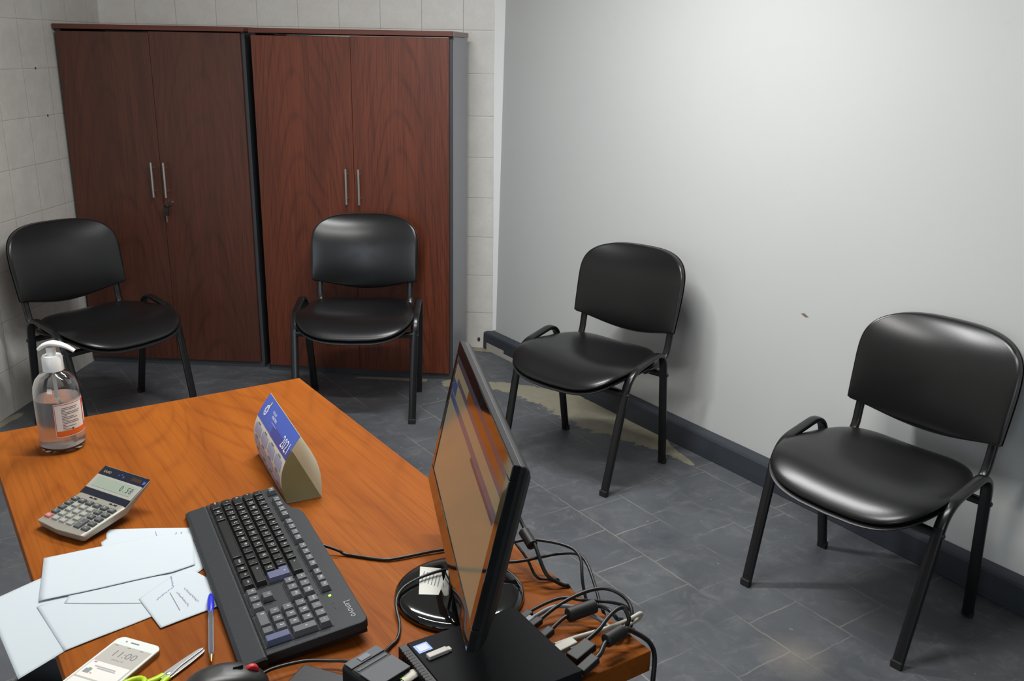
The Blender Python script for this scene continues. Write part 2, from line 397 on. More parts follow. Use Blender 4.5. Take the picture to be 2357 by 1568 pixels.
# white plaster edge strip where the partition meets the tiled wall
mb = MB(); n = 26; vs = []; fs = []
for i in range(n + 1):
    z = .10 + (H - .10) * i / n; xr = -.706 + .0095 * z; w = .012 + .024 * z / 1.6 + random.uniform(-.0015, .0015)
    vs += [(xr - w, -.004, z), (xr + .02, -.004, z), (xr - w, .001, z), (xr + .02, .001, z)]
for i in range(n):
    a = 4 * i; b = a + 4
    fs += [(a, a + 1, b + 1, b), (a + 2, a, b, b + 2), (a + 1, a + 3, b + 3, b + 1), (a + 3, a + 2, b + 2, b + 3)]
struct('trim_1', mb.add(vs, fs), m_strip)
# small chips on the tiled walls and the wall scratch
mb = MB()
for y, z in ((-.62, 1.392), (-.57, 1.19)): mb.lathe([(.006, 0), (.004, .002), (.001, .003)], 9, M=Matrix.Translation((-2.66, y, z)) @ Matrix.Rotation(PI / 2, 4, 'Y'))
mb.lathe([(.008, 0), (.005, .002), (.001, .003)], 9, M=Matrix.Translation((-.79, 0, .045)) @ Matrix.Rotation(PI / 2, 4, 'X') @ Matrix.Scale(1.6, 4, (0, 1, 0)))
struct('trim_3', mb, plain('dark_chip', srgb(70, 60, 52), .8))
mb = MB(); P = [wq(1.92 + .0, -.001, .66), wq(1.935, -.001, .664), wq(1.955, -.001, .655), wq(1.94, -.001, .652)]
mb.add(P, [(0, 1, 2, 3)]); struct('trim_4', mb, plain('rusty_scratch', srgb(140, 112, 100), .8))

# hanging tube fixtures (above the frame; the shorter one is added to brighten the walls)
def fixture(x, y, L, label):
    e = tag(empty('ceiling_light', (x, y, LZ)), label, 'light')
    MB().box((-L / 2 - .02, -.03, -.055), (L / 2 + .02, .03, -.02)).build('housing', m_white, e, bevel=.006)
    for s in (-1, 1): MB().tube([(s * L * .35, 0, -.02), (s * L * .35, 0, H - LZ)], .004, 8).build('hanger', m_white, e)
    em = plain('lit_tube', (1, 1, 1), .4, emit=(1, .98, .93), es=3)
    MB().tube([(-L / 2, 0, -.064), (L / 2, 0, -.064)], .008, 12).build('tube', em, e)
fixture(LX, LY, 1.2, 'white hanging tube light above the desk')
fixture(-.75, -1.9, .9, 'added shorter white hanging tube light nearer the cabinets, brightening the walls')

# ------------------------------------------------------------------ cabinets
def cabinet(o, rz, W, Dp, Hc, label, mdoor, side_mat, lock, gap_left=False):
    e = tag(empty('storage_cabinet', o, rz), label, 'cabinet', 'two tall cabinets against the tiled wall')
    # local: x 0..W, y 0 = front of doors, +y towards wall
    mb = MB().box((0, .02, .028), (.018, Dp, Hc - .022)).box((W - .018, .02, .028), (W - .0005, Dp, Hc - .022)).box((.018, Dp - .01, .03), (W - .018, Dp, Hc - .03)).box((.018, .03, .028), (W - .018, Dp - .01, .046))
    mb.build('body', m_carc, e)
    if side_mat: MB().box((W - .0004, .034, .03), (W + .0012, Dp, Hc - .0225)).build('side_panel', side_mat, e)
    MB().box((0, .012, 0), (W, Dp, .028)).build('plinth', m_carc, e)
    t = MB().box((-.006, -.004, Hc - .021), (W + .004, Dp + .004, Hc), 0).build('top_panel', m_top, e, bevel=.0015)
    if side_mat: MB().box((W + .0042, .004, Hc - .0212), (W + .0054, Dp + .004, Hc - .0004)).build('top_edging', plain('pinkish_edging', srgb(150, 132, 128), .5), e)
    gx = W * .5
    for k, (a, b) in enumerate(((.003, gx - .001), (gx + .001, W - .014))):
        hz = Hc - .027 - (.004 if k == 0 else 0)
        d = MB().box((a, 0, .032), (b, .018, hz)).build('door', mdoor, e)
        hx = gx + (-.031 if k == 0 else .027)
        hb = MB().tube([(hx, -.030, .826), (hx, -.030, .985)], .0055, 12)
        for z in (.852, .958): hb.tube([(hx, -.030, z), (hx, 0, z)], .0035, 8)
        hb.build('handle', m_steel, d)
        if k == 1 and lock:
            lb = MB().lathe([(.011, 0), (.011, .006), (.009, .009)], 20, M=Matrix.Translation((gx + .035, 0, .797)) @ Matrix.Rotation(PI / 2, 4, 'X')); lb.build('lock', m_chrome, d)
            kb = MB().box((gx + .0335, -.034, .788), (gx + .0365, -.009, .806), 0)
            kb.lathe([(.010, -.0015), (.010, .0015)], 16, M=Matrix.Translation((gx + .020, -.030, .785)) @ Matrix.Rotation(PI / 2, 4, 'X'))
            kb.box((gx + .012, -.034, .742), (gx + .031, -.026, .776), 1, bev=.002)
            kb.box((gx + .019, -.031, .712), (gx + .024, -.029, .745), 2)
            kb.build('key', [m_chrome, m_matb, m_steel], d)
    return e
cabinet((-2.648, -.452, 0), 0, .850, .44, 1.580, 'dark brown tall cabinet at the left with keys hanging from its door', m_door2, None, True)
cabinet((-1.757, -.482, 0), math.radians(-2.6), .890, .43, 1.577, 'reddish brown tall cabinet at the right with a silver grey side', m_door, m_side, False)

# ------------------------------------------------------------------ chairs
OV = [(.0158 * math.copysign(abs(math.cos(a)) ** .6, math.cos(a)),   .0085 * math.copysign(abs(math.sin(a)) ** .75, math.sin(a))) for a in [2 * PI * i / 16 for i in range(16)]]
def pillow(outline, centre, rings, tf, tb, pf, pb, mapf):
    """outline in 2D; returns verts and faces of a cushion; mapf(x, h, t) -> 3D, t>0 is the front/top"""
    n = len(outline); vs = []; fs = []
    def layer(r, t):
        return [mapf(centre[0] + (x - centre[0]) * r, centre[1] + (h - centre[1]) * r, t) for x, h in outline]
    seq = [(r, tf * (1 - r ** pf) ** .5) for r in rings] + [(r, -tb * (1 - r ** pb) ** .5) for r in rings[::-1][1:]]
    vs.append(mapf(centre[0], centre[1], tf))
    for r, t in seq: vs += layer(r, t)
    vs.append(mapf(centre[0], centre[1], -tb)); m = len(seq)
    fs += [(0, 1 + i, 1 + (i + 1) % n) for i in range(n)]
    for k in range(m - 1): fs += [(1 + k * n + i, 1 + (k + 1) * n + i, 1 + (k + 1) * n + (i + 1) % n, 1 + k * n + (i + 1) % n) for i in range(n)]
    fs += [(len(vs) - 1, 1 + (m - 1) * n + (i + 1) % n, 1 + (m - 1) * n + i) for i in range(n)]
    return vs, fs
RG = [.2, .38, .54, .67, .77, .85, .91, .95, .975, .99, .997, 1.0]
def soft_back(x, h, t):
    if t <= 0: return map_back(x, h, t)
    X = min(1, abs(x) / .246); Yh = min(1, abs((h - .128) / .168)) if h > .128 else min(1, abs((h - .128) / (.150 + .020 * math.cos(min(1, abs(x) / .23) * PI / 2))))
    k = max(.0, (1 - X ** 2.3) * (1 - Yh ** 2.1)) ** .58
    return map_back(x, h, min(t, .004 + .044 * k) if t < .010 else .004 + .044 * k * min(1, t / .012))
def back_outline(g=0):
    P = []; N = 44
    for i in range(N + 1):
        a = PI * i / N; c, s = math.cos(a), math.sin(a)
        P.append((.237 * math.copysign(abs(c) ** .62, c) + g * c, .14 + (.150 + g) * abs(s) ** .60))
    # left side down, bottom bow, right side up
    for k in range(1, 6): P.append((-.237 + .004 * k / 5 - g, .14 - .128 * k / 6))
    P.append((-.232 - g, .006 - g)); P.append((-.222 - g, 0 - g))
    for k in range(1, 16):
        x = -.222 + .444 * k / 16; P.append((x, -.040 * math.cos(x / .222 * PI / 2) ** 1.2 - g if abs(x) < .2219 else 0))
    P.append((.222 + g, 0 - g)); P.append((.232 + g, .006 - g))
    for k in range(1, 6)[::-1]: P.append((.233 + .004 * (1 - k / 5) + g, .14 - .128 * k / 6))
    return P
ZL, YB = .5100, .2290
def map_back(x, h, t):
    lean = .1916; yc = YB + h * math.sin(lean) + .010 * (1 - min(1, abs(h - .14) / .17) ** 2) - .056 * (x / .237) ** 2 + .020 * max(0, (h - .15) / .14) ** 2 + .001
    return (x, yc - t * math.cos(lean), ZL + h * math.cos(lean) + t * math.sin(lean))
def seat_outline(g=0):
    P = []
    for i in range(64):
        a = 2 * PI * i / 64; c, s = math.cos(a), math.sin(a)
        x = math.copysign(abs(c) ** .50, c); y = math.copysign(abs(s) ** (.62 if s < 0 else .5), s)
        yy = -.0435 + (.2185 if s < 0 else .2190) * y; w = .2470 - .038 * max(0, (yy + .05) / .2) ** 1.3
        P.append((x * (w + g), yy + g * y))
    return P
def map_seat(x, y, t):
    z = .4130 - .036 * max(0, (-y - .10) / .15) ** 2 + .020 * (x / .23) ** 2 + .012 * max(0, (y + .02) / .18) ** 2
    return (x, y, z + t)
def make_chair():
    e = empty('visitor_chair')
    for s in (-1, 1):
        X = s * .247
        full = bend_path([(s * .242, -.226, .0), (s * .251, -.124, .432), (s * .252, .088, .474), (s * .237, .156, .0)], .065, 12)
        # split the loop into front leg, arm, rear leg
        i1 = next(i for i, p in enumerate(full) if p.z > .37); i2 = max(i for i, p in enumerate(full) if p.z > .37)
        for nm, seg in (('leg', full[:i1 + 1]), ('armrest', full[i1:i2 + 1]), ('leg', full[i2:][::-1])):
            lo = MB().sweep(seg, OV, (1, 0, 0)).build(nm, m_frame, e)
            if nm == 'leg':
                f = seg[0]; MB().box((f.x - .0155, f.y - .009, 0), (f.x + .0155, f.y + .009, .022)).build('foot_cap', m_rub, lo, bevel=.003)
        # back upright
        up = bend_path([(s * .198, .05, .388), (s * .200, .185, .394), (s * .203, .208, .515), (s * .20, .236, .62)], .06, 8)
        MB().sweep(up, [(a * .85, b * .9) for a, b in OV], (1, 0, 0)).build('back_upright', m_frame, e)
    for y, z in ((-.140, .362), (.105, .376)):
        cb = MB().sweep([(-.246, y, z), (.246, y, z)], [(a * .75, b) for a, b in OV], (0, 0, 1))
        cb.build('crossbar', m_frame, e)
        for s in (-1, 1): MB().lathe([(.008, 0), (.008, .005), (.005, .009)], 12, M=Matrix.Translation((s * .258, y, z)) @ Matrix.Rotation(s * PI / 2, 4, 'Y')).build('bolt', m_rub, e)
    for s in (-1, 1): pass
    v, f = pillow(back_outline(), (0, .13), RG, .036, .006, 9, 8, soft_back); MB().add(v, f, 0, True).build('backrest', m_vinyl, e)
    v, f = pillow(back_outline(.0015), (0, .13), RG, .002, .014, 8, 7, lambda x, h, t: map_back(x, h, t - .006)); MB().add(v, f, 0, True).build('back_shell', m_shell, e)
    v, f = pillow(seat_outline(), (0, -.03), RG, .031, .014, 3.6, 6, map_seat); MB().add(v, f, 0, True).build('seat', m_vinyl, e)
    v, f = pillow(seat_outline(.001), (0, -.03), RG, .002, .020, 8, 6, lambda x, y, t: map_seat(x, y, t - .016)); MB().add(v, f, 0, True).build('seat_shell', m_shell, e)
    return e
def copy_tree(o, parent=None):
    c = o.copy(); S.collection.objects.link(c); c.parent = parent
    for ch in [k for k in o.children]: copy_tree(ch, c)
    return c
ch0 = make_chair()
spots = [(-2.231, -1.114, 58.6, 'black vinyl chair beside the left tiled wall, in front of the dark cabinet'),
         (-1.228, -.862, 4.0, 'black vinyl chair facing the camera in front of the reddish cabinet'),
         (-.237, -1.331, -38.4, 'black vinyl chair behind the monitor by the corner end of the white wall'),
         (.545, -2.230, -48.2, 'largest, nearest black vinyl chair, by the white wall at the right')]
for i, (x, y, a, lb) in enumerate(spots):
    c = ch0 if i == 0 else copy_tree(ch0)
    c.location = (x, y, 0); c.rotation_euler = (0, 0, math.radians(a)); tag(c, lb, 'chair', 'black visitor chairs along the walls')

# ------------------------------------------------------------------ desk
DZ = .75
P2 = Vector((-.98240, -2.59922, 0)); DW, DL = .661, 1.2504
dm = frame((P2.x, P2.y, 0), D3)          # local x along long side towards camera, local -y towards the left
desk = tag(empty('office_desk', M=dm), 'cherry wood office desk holding the monitor, keyboard and papers', 'desk')
MB().box((0, -DW, DZ - .032), (DL, 0, DZ)).build('desk_top', [m_desk], desk, bevel=.0015)
for lx in (.14, DL - .14):
    lg = MB().box((lx - .03, -DW / 2 - .05, .03), (lx + .03, -DW / 2 + .05, DZ - .05)).box((lx - .03, -DW + .10, 0), (lx + .03, -.08, .03)).box((lx - .03, -DW + .12, DZ - .052), (lx + .03, -.10, DZ - .032))
    lg.build('leg', m_matb, desk, bevel=.003)
MB().box((.17, -DW / 2 - .01, .30), (DL - .17, -DW / 2 + .01, DZ - .032)).build('modesty_panel', m_matb, desk)

# ------------------------------------------------------------------ sanitiser bottle
def bottle():
    bx, by = -1.3265, -3.040
    e = tag(empty('sanitizer_bottle', (bx, by, DZ)), 'clear pump bottle of hand sanitizer standing on the desk', 'bottle')
    R = .0415
    g = NT('clear_plastic'); g.b.inputs['Transmission Weight'].default_value = 1; g.b.inputs['IOR'].default_value = 1.46; g = g.out((.98, .985, .985), .015)
    lq = NT('clear_gel'); lq.b.inputs['Transmission Weight'].default_value = .84; lq.b.inputs['IOR'].default_value = 1.30; lq = lq.out((.985, .98, .975), .18)
    outer = [(.030, .001), (.038, .003), (R, .012), (R, .118), (.040, .130), (.035, .143), (.027, .152), (.018, .157), (.0145, .160), (.0145, .172)]
    inner = [(.0125, .172), (.0125, .160), (.0165, .1555), (.0255, .1505), (.0335, .142), (.0385, .1295), (R - .0013, .118), (R - .0013, .013), (.036, .008), (.020, .0065), (.0004, .009)]
    MB().lathe(outer + inner, 48, cap=False).lathe([(.0004, .003), (.012, .003), (.024, .0012), (.030, .001)], 48, cap=False).build('bottle_body', g, e)
    ri = R - .0010
    MB().lathe([(.0003, .0095), (.020, .0069), (.036, .0083), (ri, .0135), (ri, .106), (.0003, .106)], 48, cap=False).build('gel', lq, e)
    MB().tube(smooth_path([(.0, 0, .165), (0, 0, .10), (.006, .004, .05), (.016, .008, .012)], 5), .0034, 10).build('dip_tube', plain('milky_tube', srgb(205, 208, 205), .4), e)
    pm = MB().lathe([(.0185, .160), (.0185, .186), (.0165, .189), (.0165, .1895)], 32)
    pm.build('screw_cap', m_white, e)
    ph = MB().lathe([(.0085, .188), (.0085, .206)], 20)
    path = [(-.022, 0, .201), (-.012, 0, .209), (.002, 0, .213), (.016, 0, .211), (.030, 0, .205), (.042, 0, .1965)]
    path = smooth_path(path, 5); th = lambda i: [(.55, 1, 1, 1, .8, .45)[min(5, int(i / len(path) * 6))]]
    ph.sweep(path, [(.0095 * math.cos(a), .0052 * math.sin(a)) for a in [2 * PI * i / 14 for i in range(14)]], (0, 1, 0), scale=[max(.45, 1 - abs(i / len(path) - .42) * .75) for i in range(len(path))])
    o = ph.build('pump_head', m_white, e); o.rotation_euler = (0, 0, math.radians(12))
    # wrap-around label, facing right-front
    ms = [plain('label_white', srgb(226, 224, 216), .5), plain('label_red', srgb(196, 62, 40), .5), plain('label_orange', srgb(224, 104, 30), .5), plain('label_text', srgb(70, 70, 74), .6), plain('label_pink', srgb(226, 150, 128), .5)]
    mb = MB()
    def patch(a0, a1, z0, z1, r, mi):
        n = max(2, int(abs(a1 - a0) / 4)); vs = []; fs = []
        for k in range(n + 1):
            a = math.radians(a0 + (a1 - a0) * k / n); vs += [(r * math.cos(a), r * math.sin(a), z0), (r * math.cos(a), r * math.sin(a), z1)]
        for k in range(n): fs.append((2 * k, 2 * k + 2, 2 * k + 3, 2 * k + 1))
        mb.add(vs, fs, mi, True)
    r = R + .0003; A0, A1, A2 = -73, 8, 60
    patch(A0, A2, .036, .103, r, 0); patch(A0 + 1.5, A2, .0375, .1015, r + .0001, 1); patch(A0 + 3, A1, .040, .1002, r + .0002, 0); patch(A0 + 3, A1, .0385, .0485, r + .0003, 2)
    patch(A1 - .5, A1 + 1, .0375, .1015, r + .0004, 4); patch(A1 + 5, A1 + 6.5, .0375, .1015, r + .0004, 4)
    patch(A1 + 7, A2, .052, .090, r + .0003, 0)
    zz = .0945
    for k, w in enumerate((44, 40, 10, 50, 46, 12, 32, 40, 14, 42, 44, 8, 34, 12, 24)):
        patch(A0 + 18, A0 + 18 + w, zz - .0010, zz, r + .0004, 3); zz -= .0031
    patch(-33, -28, .049, .0525, r + .0005, 3)
    mb.build('label', ms, e)
bottle()

# ------------------------------------------------------------------ calculator
def calculator():
    X = Vector((math.cos(-.4295), math.sin(-.4295), 0)); e = tag(empty('calculator', M=frame((-1.2034, -3.3539, DZ), X)), 'silver desk calculator with tilted display beside the papers', 'calculator')
    W = .1115; silver = plain('champagne_plastic', srgb(158, 154, 142), .34, .35); dk = plain('dark_window', srgb(34, 38, 50), .15); sl2 = plain('pale_silver', srgb(178, 176, 166), .35, .3)
    prof = [(0, .016), (.083, .029), (.1395, .056)]; under = [(.1395, .049), (.085, .013), (.004, .004)]
    def zt(y): return .016 + (y / .083) * .013 if y < .083 else .029 + (y - .083) / .0565 * .027
    vs = []; fs = []; xs = [0, .002, .006, W / 2, W - .006, W - .002, W]
    ring = prof + under; n = len(ring)
    for x in xs:
        dd = .0025 if x in (0, W) else (.0008 if x in (.002, W - .002) else 0); bow = -.006 * (1 - ((x - W / 2) / (W / 2)) ** 2)
        for k, (y, z) in enumerate(ring):
            z2 = z - dd if k < 3 else z + dd; y2 = y + (bow if y < .01 else 0) + (dd if y < .01 else (-dd if y > .13 else 0)); vs.append((x, y2, z2))
    for i in range(len(xs) - 1): fs += [(i * n + k, i * n + (k + 1) % n, (i + 1) * n + (k + 1) % n, (i + 1) * n + k) for k in range(n)]
    fs += [tuple(range(n)), tuple((len(xs) - 1) * n + k for k in range(n))[::-1]]
    MB().add(vs, fs).build('case', silver, e, bevel=.0015)
    def slab(x0, x1, y0, y1, h, dep=.0): return [(x0, y0, zt(y0) + h), (x1, y0, zt(y0) + h), (x1, y1, zt(y1) + h), (x0, y1, zt(y1) + h)]
    def raised(mb, x0, x1, y0, y1, h0, h1, mi=0, ins=.0012):
        a = slab(x0, x1, y0, y1, h0); b = slab(x0 + ins, x1 - ins, y0 + ins, y1 - ins, h1)
        return mb.add(a + b, [(4, 5, 6, 7), (0, 1, 5, 4), (1, 2, 6, 5), (2, 3, 7, 6), (3, 0, 4, 7), (0, 3, 2, 1)], mi)
    mb = MB(); raised(mb, .001, W - .001, .0835, .095, -.001, .0006, 0, .0004); raised(mb, .001, W - .001, .122, .1385, -.001, .0006, 0, .0004)
    raised(mb, .076, .100, .126, .133, 0, .0010, 1, .0003)
    for x, y, s in ((.046, .129, .0012), (.052, .131, .0012), (.058, .128, .0016), (.107, .1285, .003)): raised(mb, x - s, x + s, y - s, y + s, 0, .0011, 2, .0002)
    def t3(txt, size, x, y, h, mi):
        V, F = text_faces(txt, size); mb.add([(x + a, y + b, zt(y + b) + h) for a, b, _ in V], F, mi)
    t3('CASIO', .0062, .018, .1285, .0010, 3)
    mb.build('solar_strip', [dk, plain('solar_cell', srgb(62, 48, 42), .2), plain('blue_print', srgb(70, 84, 170), .4), plain('gold_print', srgb(170, 162, 130), .5)], e)
    mb = MB(); raised(mb, .001, W - .001, .095, .122, -.0005, .0004, 0, .0003); mb.build('display_frame', sl2, e)
    mb = MB(); raised(mb, .010, W - .010, .0995, .1185, 0, .0008, 0, .0004)
    for i, ch in enumerate('0.58'): V, F = text_faces(ch, .0150); mb.add([(.074 + .0075 * i + a * .8, .1085 + b, zt(.1085 + b) + .0011) for a, b, _ in V], F, 1)
    mb.build('display', [plain('lcd_glass', srgb(146, 156, 142), .2), plain('lcd_ink', srgb(72, 80, 76), .4)], e)
    mb = MB()
    for x in (.030, .078): raised(mb, x, x + .018, .0775, .0815, -.0002, .0006, 0, .0008); raised(mb, x + .008, x + .011, .0780, .0812, .0004, .0018, 1, .0004)
    mb.build('slide_switch', [dk, sl2], e)
    kd = plain('grey_calculator_key', srgb(84, 87, 88), .4); kl = plain('light_calculator_key', srgb(150, 152, 146), .4); kr = plain('pink_calculator_key', srgb(190, 112, 108), .4); kt = plain('key_print', srgb(205, 208, 205), .5)
    px, py = .0176, .0128; rows = [['MC', 'MR', 'M-', 'M+', '%', 'GT'], ['sq', '7', '8', '9', 'C', '<'], ['+-', '4', '5', '6', 'x', '/'], ['>', '1', '2', '3', '+', '-'], ['AC', '0', '00', '.', None, '=']]
    for r, row in enumerate(rows):
        for c, k in enumerate(row):
            if k is None: continue
            x = .0055 + c * px; y = .0095 + (4 - r) * py; y0 = y - (py if k == '+' else 0)
            light = (1 <= c <= 3) and r >= 1
            mb = MB(); raised(mb, x, x + .0140, y0, y + .0095, -.0005, .0034, 0, .0011)
            V, F = text_faces(k, .0055 if len(k) == 1 else .0042); yc = (y0 + y + .0095) / 2
            mb.add([(x + .007 + a, yc + b, zt(yc + b) + .0037) for a, b, _ in V], F, 1)
            mb.build('key', [kr if (r == 4 and c == 0) else (kl if light else kd), kt], e)
calculator()

# ------------------------------------------------------------------ keyboard
def keyboard():
    yaw, ty = -1.0423, .0953
    X = Vector((math.cos(yaw), math.sin(yaw), 0)); Yd = Vector((-math.sin(yaw) * math.cos(ty), math.cos(yaw) * math.cos(ty), math.sin(ty)))
    Z = X.cross(Yd); m = Matrix((X, Yd, Z)).transposed().to_4x4(); m.translation = Vector((-.9774, -3.3023, .7648))
    e = tag(empty('computer_keyboard', M=m), 'black full-size computer keyboard with a palm rest lying across the desk', 'keyboard')
    out = [(0, .034), (.449, .034), (.449, .160)] + [(.449 - .012 * (1 - math.cos(a)), .160 + .012 * math.sin(a)) for a in (.4, .8, 1.2, 1.5)] + [(.118, .172), (.100, .168), (.086, .158), (.070, .154), (.0, .151)]
    MB().prism(out, -.0125, 0, bev=.002).build('case', m_kbd, e)
    MB().prism([(.004, .036), (.449, .036), (.447, .168), (.12, .168), (.004, .148)], -.0185, -.0125).build('case_base', m_blk, e)
    for x in (.03, .41): MB().box((x, .142, -.0285), (x + .02, .150, -.0185)).build('foot', m_blk, e)
    pr = MB(); prof = [(-.002, -.0125), (-.001, -.006), (.004, -.0035), (.030, -.0015), (.0345, -.003), (.0345, -.0125)]; n = len(prof); xs = [-.003, 0, .449, .452]
    vs = [(x, y * (1 if 0 <= x <= .449 else .96) + .001, z - (0 if 0 <= x <= .449 else .002)) for x in xs for y, z in prof]
    fs = [(i * n + k, i * n + (k + 1) % n, (i + 1) * n + (k + 1) % n, (i + 1) * n + k) for i in range(3) for k in range(n)] + [tuple(range(n)), tuple(3 * n + k for k in range(n))[::-1]]
    pr.add(vs, fs); pr.build('palm_rest', m_kbd, e)
    x0 = .0125; u = .01875; yb = .0375; p = .0178; yF = .1315 + .002
    wells = MB(); W = lambda a, b, c, d: wells.box((a, c, .0002), (b, d, .0008))
    xe = x0 + 15 * u; xn = xe + .0055; xp = xn + 3 * u + .0055
    W(x0 - .0015, xe + .001, yb - .0015, yb + 5 * p + .0005); W(xn - .001, xn + 3 * u + .001, yb - .0015, yb + p); W(xn + u - .001, xn + 2 * u, yb, yb + 2 * p + .001)
    W(xn - .001, xn + 3 * u, yb + 3 * p - .001, yb + 5 * p + .001); W(xp - .001, xp + 4 * u + .0005, yb - .0015, yb + 5 * p + .001)
    ft = [('Esc', 0)] + [('F%d' % (i + 1), 2 + i + .5 * (i // 4)) for i in range(12)]
    W(x0 - .001, x0 + u, yF - .001, yF + .0150)
    for g in range(3): W(x0 + (2 + 4.5 * g) * u - .001, x0 + (6 + 4.5 * g) * u, yF - .001, yF + .0150)
    W(xn - .001, xn + 3 * u, yF - .001, yF + .0150)
    wells.build('key_well', m_well, e)
    keys = []   # (x, y, w, h, text, kind)
    def row(y, items):
        x = x0
        for t, w in items: keys.append((x, y, w * u, p, t, 0)); x += w * u
    row(yb, [('Ctrl', 1.5), ('#', 1), ('Alt', 1.25), ('', 6.75), ('AltGr', 1.25), ('#', 1), ('=', 1), ('Ctrl', 1.25)])
    row(yb + p, [('^', 1.25), ('<', 1)] + [(c, 1) for c in 'ZXCVBNM,.-'] + [('^', 2.75)])
    row(yb + 2 * p, [('A', 1.75)] + [(c, 1) for c in 'ASDFGHJKL'] + [('Ñ', 1), ('´', 1), ('Ç', 1)])
    row(yb + 3 * p, [('|<', 1.5)] + [(c, 1) for c in 'QWERTYUIOP'] + [('`', 1), ('+', 1)])
    row(yb + 4 * p, [('º', 1)] + [(c, 1) for c in "1234567890'¡"] + [('<-', 2)])
    for t, k in ft: keys.append((x0 + k * u, yF, u, .0150, t, 1))
    for i, t in enumerate(('Imp', 'Blq', 'Pau')): keys.append((xn + i * u, yF, u, .0150, t, 1))
    for i, t in enumerate(('Ins', 'Ini', 'RPg')): keys.append((xn + i * u, yb + 4 * p, u, p, t, 1))
    for i, t in enumerate(('Sup', 'Fin', 'APg')): keys.append((xn + i * u, yb + 3 * p, u, p, t, 1))
    keys.append((xn + u, yb + p, u, p, '^', 1))
    for i, t in enumerate(('<', 'v', '>')): keys.append((xn + i * u, yb, u, p, t, 1))
    for i, t in enumerate(('Num', '/', '*', '-')): keys.append((xp + i * u, yb + 4 * p, u, p, t, 1))
    for r, ts in enumerate((('7', '8', '9'), ('4', '5', '6'), ('1', '2', '3'))):
        for i, t in enumerate(ts): keys.append((xp + i * u, yb + (3 - r) * p, u, p, t, 1))
    keys.append((xp + 3 * u, yb + 2 * p, u, 2 * p, '+', 2)); keys.append((xp + 3 * u, yb, u, 2 * p, '', 3)); keys.append((xp, yb, 2 * u, p, '0', 1)); keys.append((xp + 2 * u, yb, u, p, '.', 1))
    blue = plain('blue_sheen_key', srgb(98, 102, 128), .22)  # bluish reflection on the shiny key put into its base colour
    # ISO enter (L shape)
    X1 = x0 + 13.5 * u; X2 = x0 + 15 * u; Y1 = yb + 2 * p; g = .0013
    poly = [(X1 + .25 * u + g, Y1 + g), (X2 - g, Y1 + g), (X2 - g, Y1 + 2 * p - g), (X1 + g, Y1 + 2 * p - g), (X1 + g, Y1 + p + g), (X1 + .25 * u + g, Y1 + p + g)]
    eb = MB().prism(poly, .0012, .0085, bev=.0008, inset=.0016); add_text(eb, '<', .006, X2 - .012, Y1 + 1.5 * p, .0088, 1)
    allk = []
    for (x, y, w, h, t, k) in keys:
        mb = MB(); g = .0009; mb.box((x + g, y + g, .0010), (x + w - g, y + h - g, .0085), 0, taper=.0020, bev=.0007)
        if t: add_text(mb, t, .0066 if len(t) == 1 else .0042, x + w / 2 - (0 if w < 1.5 * u else w * .25), y + h * .56, .00875, 1)
        allk.append((w * h, mb, blue if k == 3 else (m_keyw if k else m_key)))
    allk.sort(key=lambda q: -q[0])
    eb.build('key', [blue, m_leg], e)
    for a, mb, mt in allk[:99]: mb.build('key', [mt, m_leg], e)
    rest = MB()
    for a, mb, mt in allk[99:]:
        off = 0 if mt is m_key else 2
        b = len(rest.v); rest.v += mb.v; rest.f += [tuple(b + i for i in f) for f in mb.f]; rest.mi += [i + off for i in mb.mi]; rest.sm += mb.sm
    if rest.v: tag(rest.build('keys', [m_key, m_leg, m_keyw, m_leg], e), kind='stuff')
    MB().lathe([(.0022, -.0005), (.0022, .0006), (.0012, .0011)], 12, M=Matrix.Translation((.367, .1415, 0))).build('indicator_light', plain('green_led', (.2, .8, .02), .3, emit=(.35, 1, .02), es=1.4), e)
    sl = MB()
    for x in (.384, .397): sl.box((x, .1395, 0), (x + .003, .1412, .0004))
    sl.build('indicator_slot', m_well, e)
    add_text(MB(), 'Lenovo', .0135, .411, .1575, .0004).build('logo_lettering', plain('logo_grey', srgb(150, 152, 154), .4), e)
keyboard()

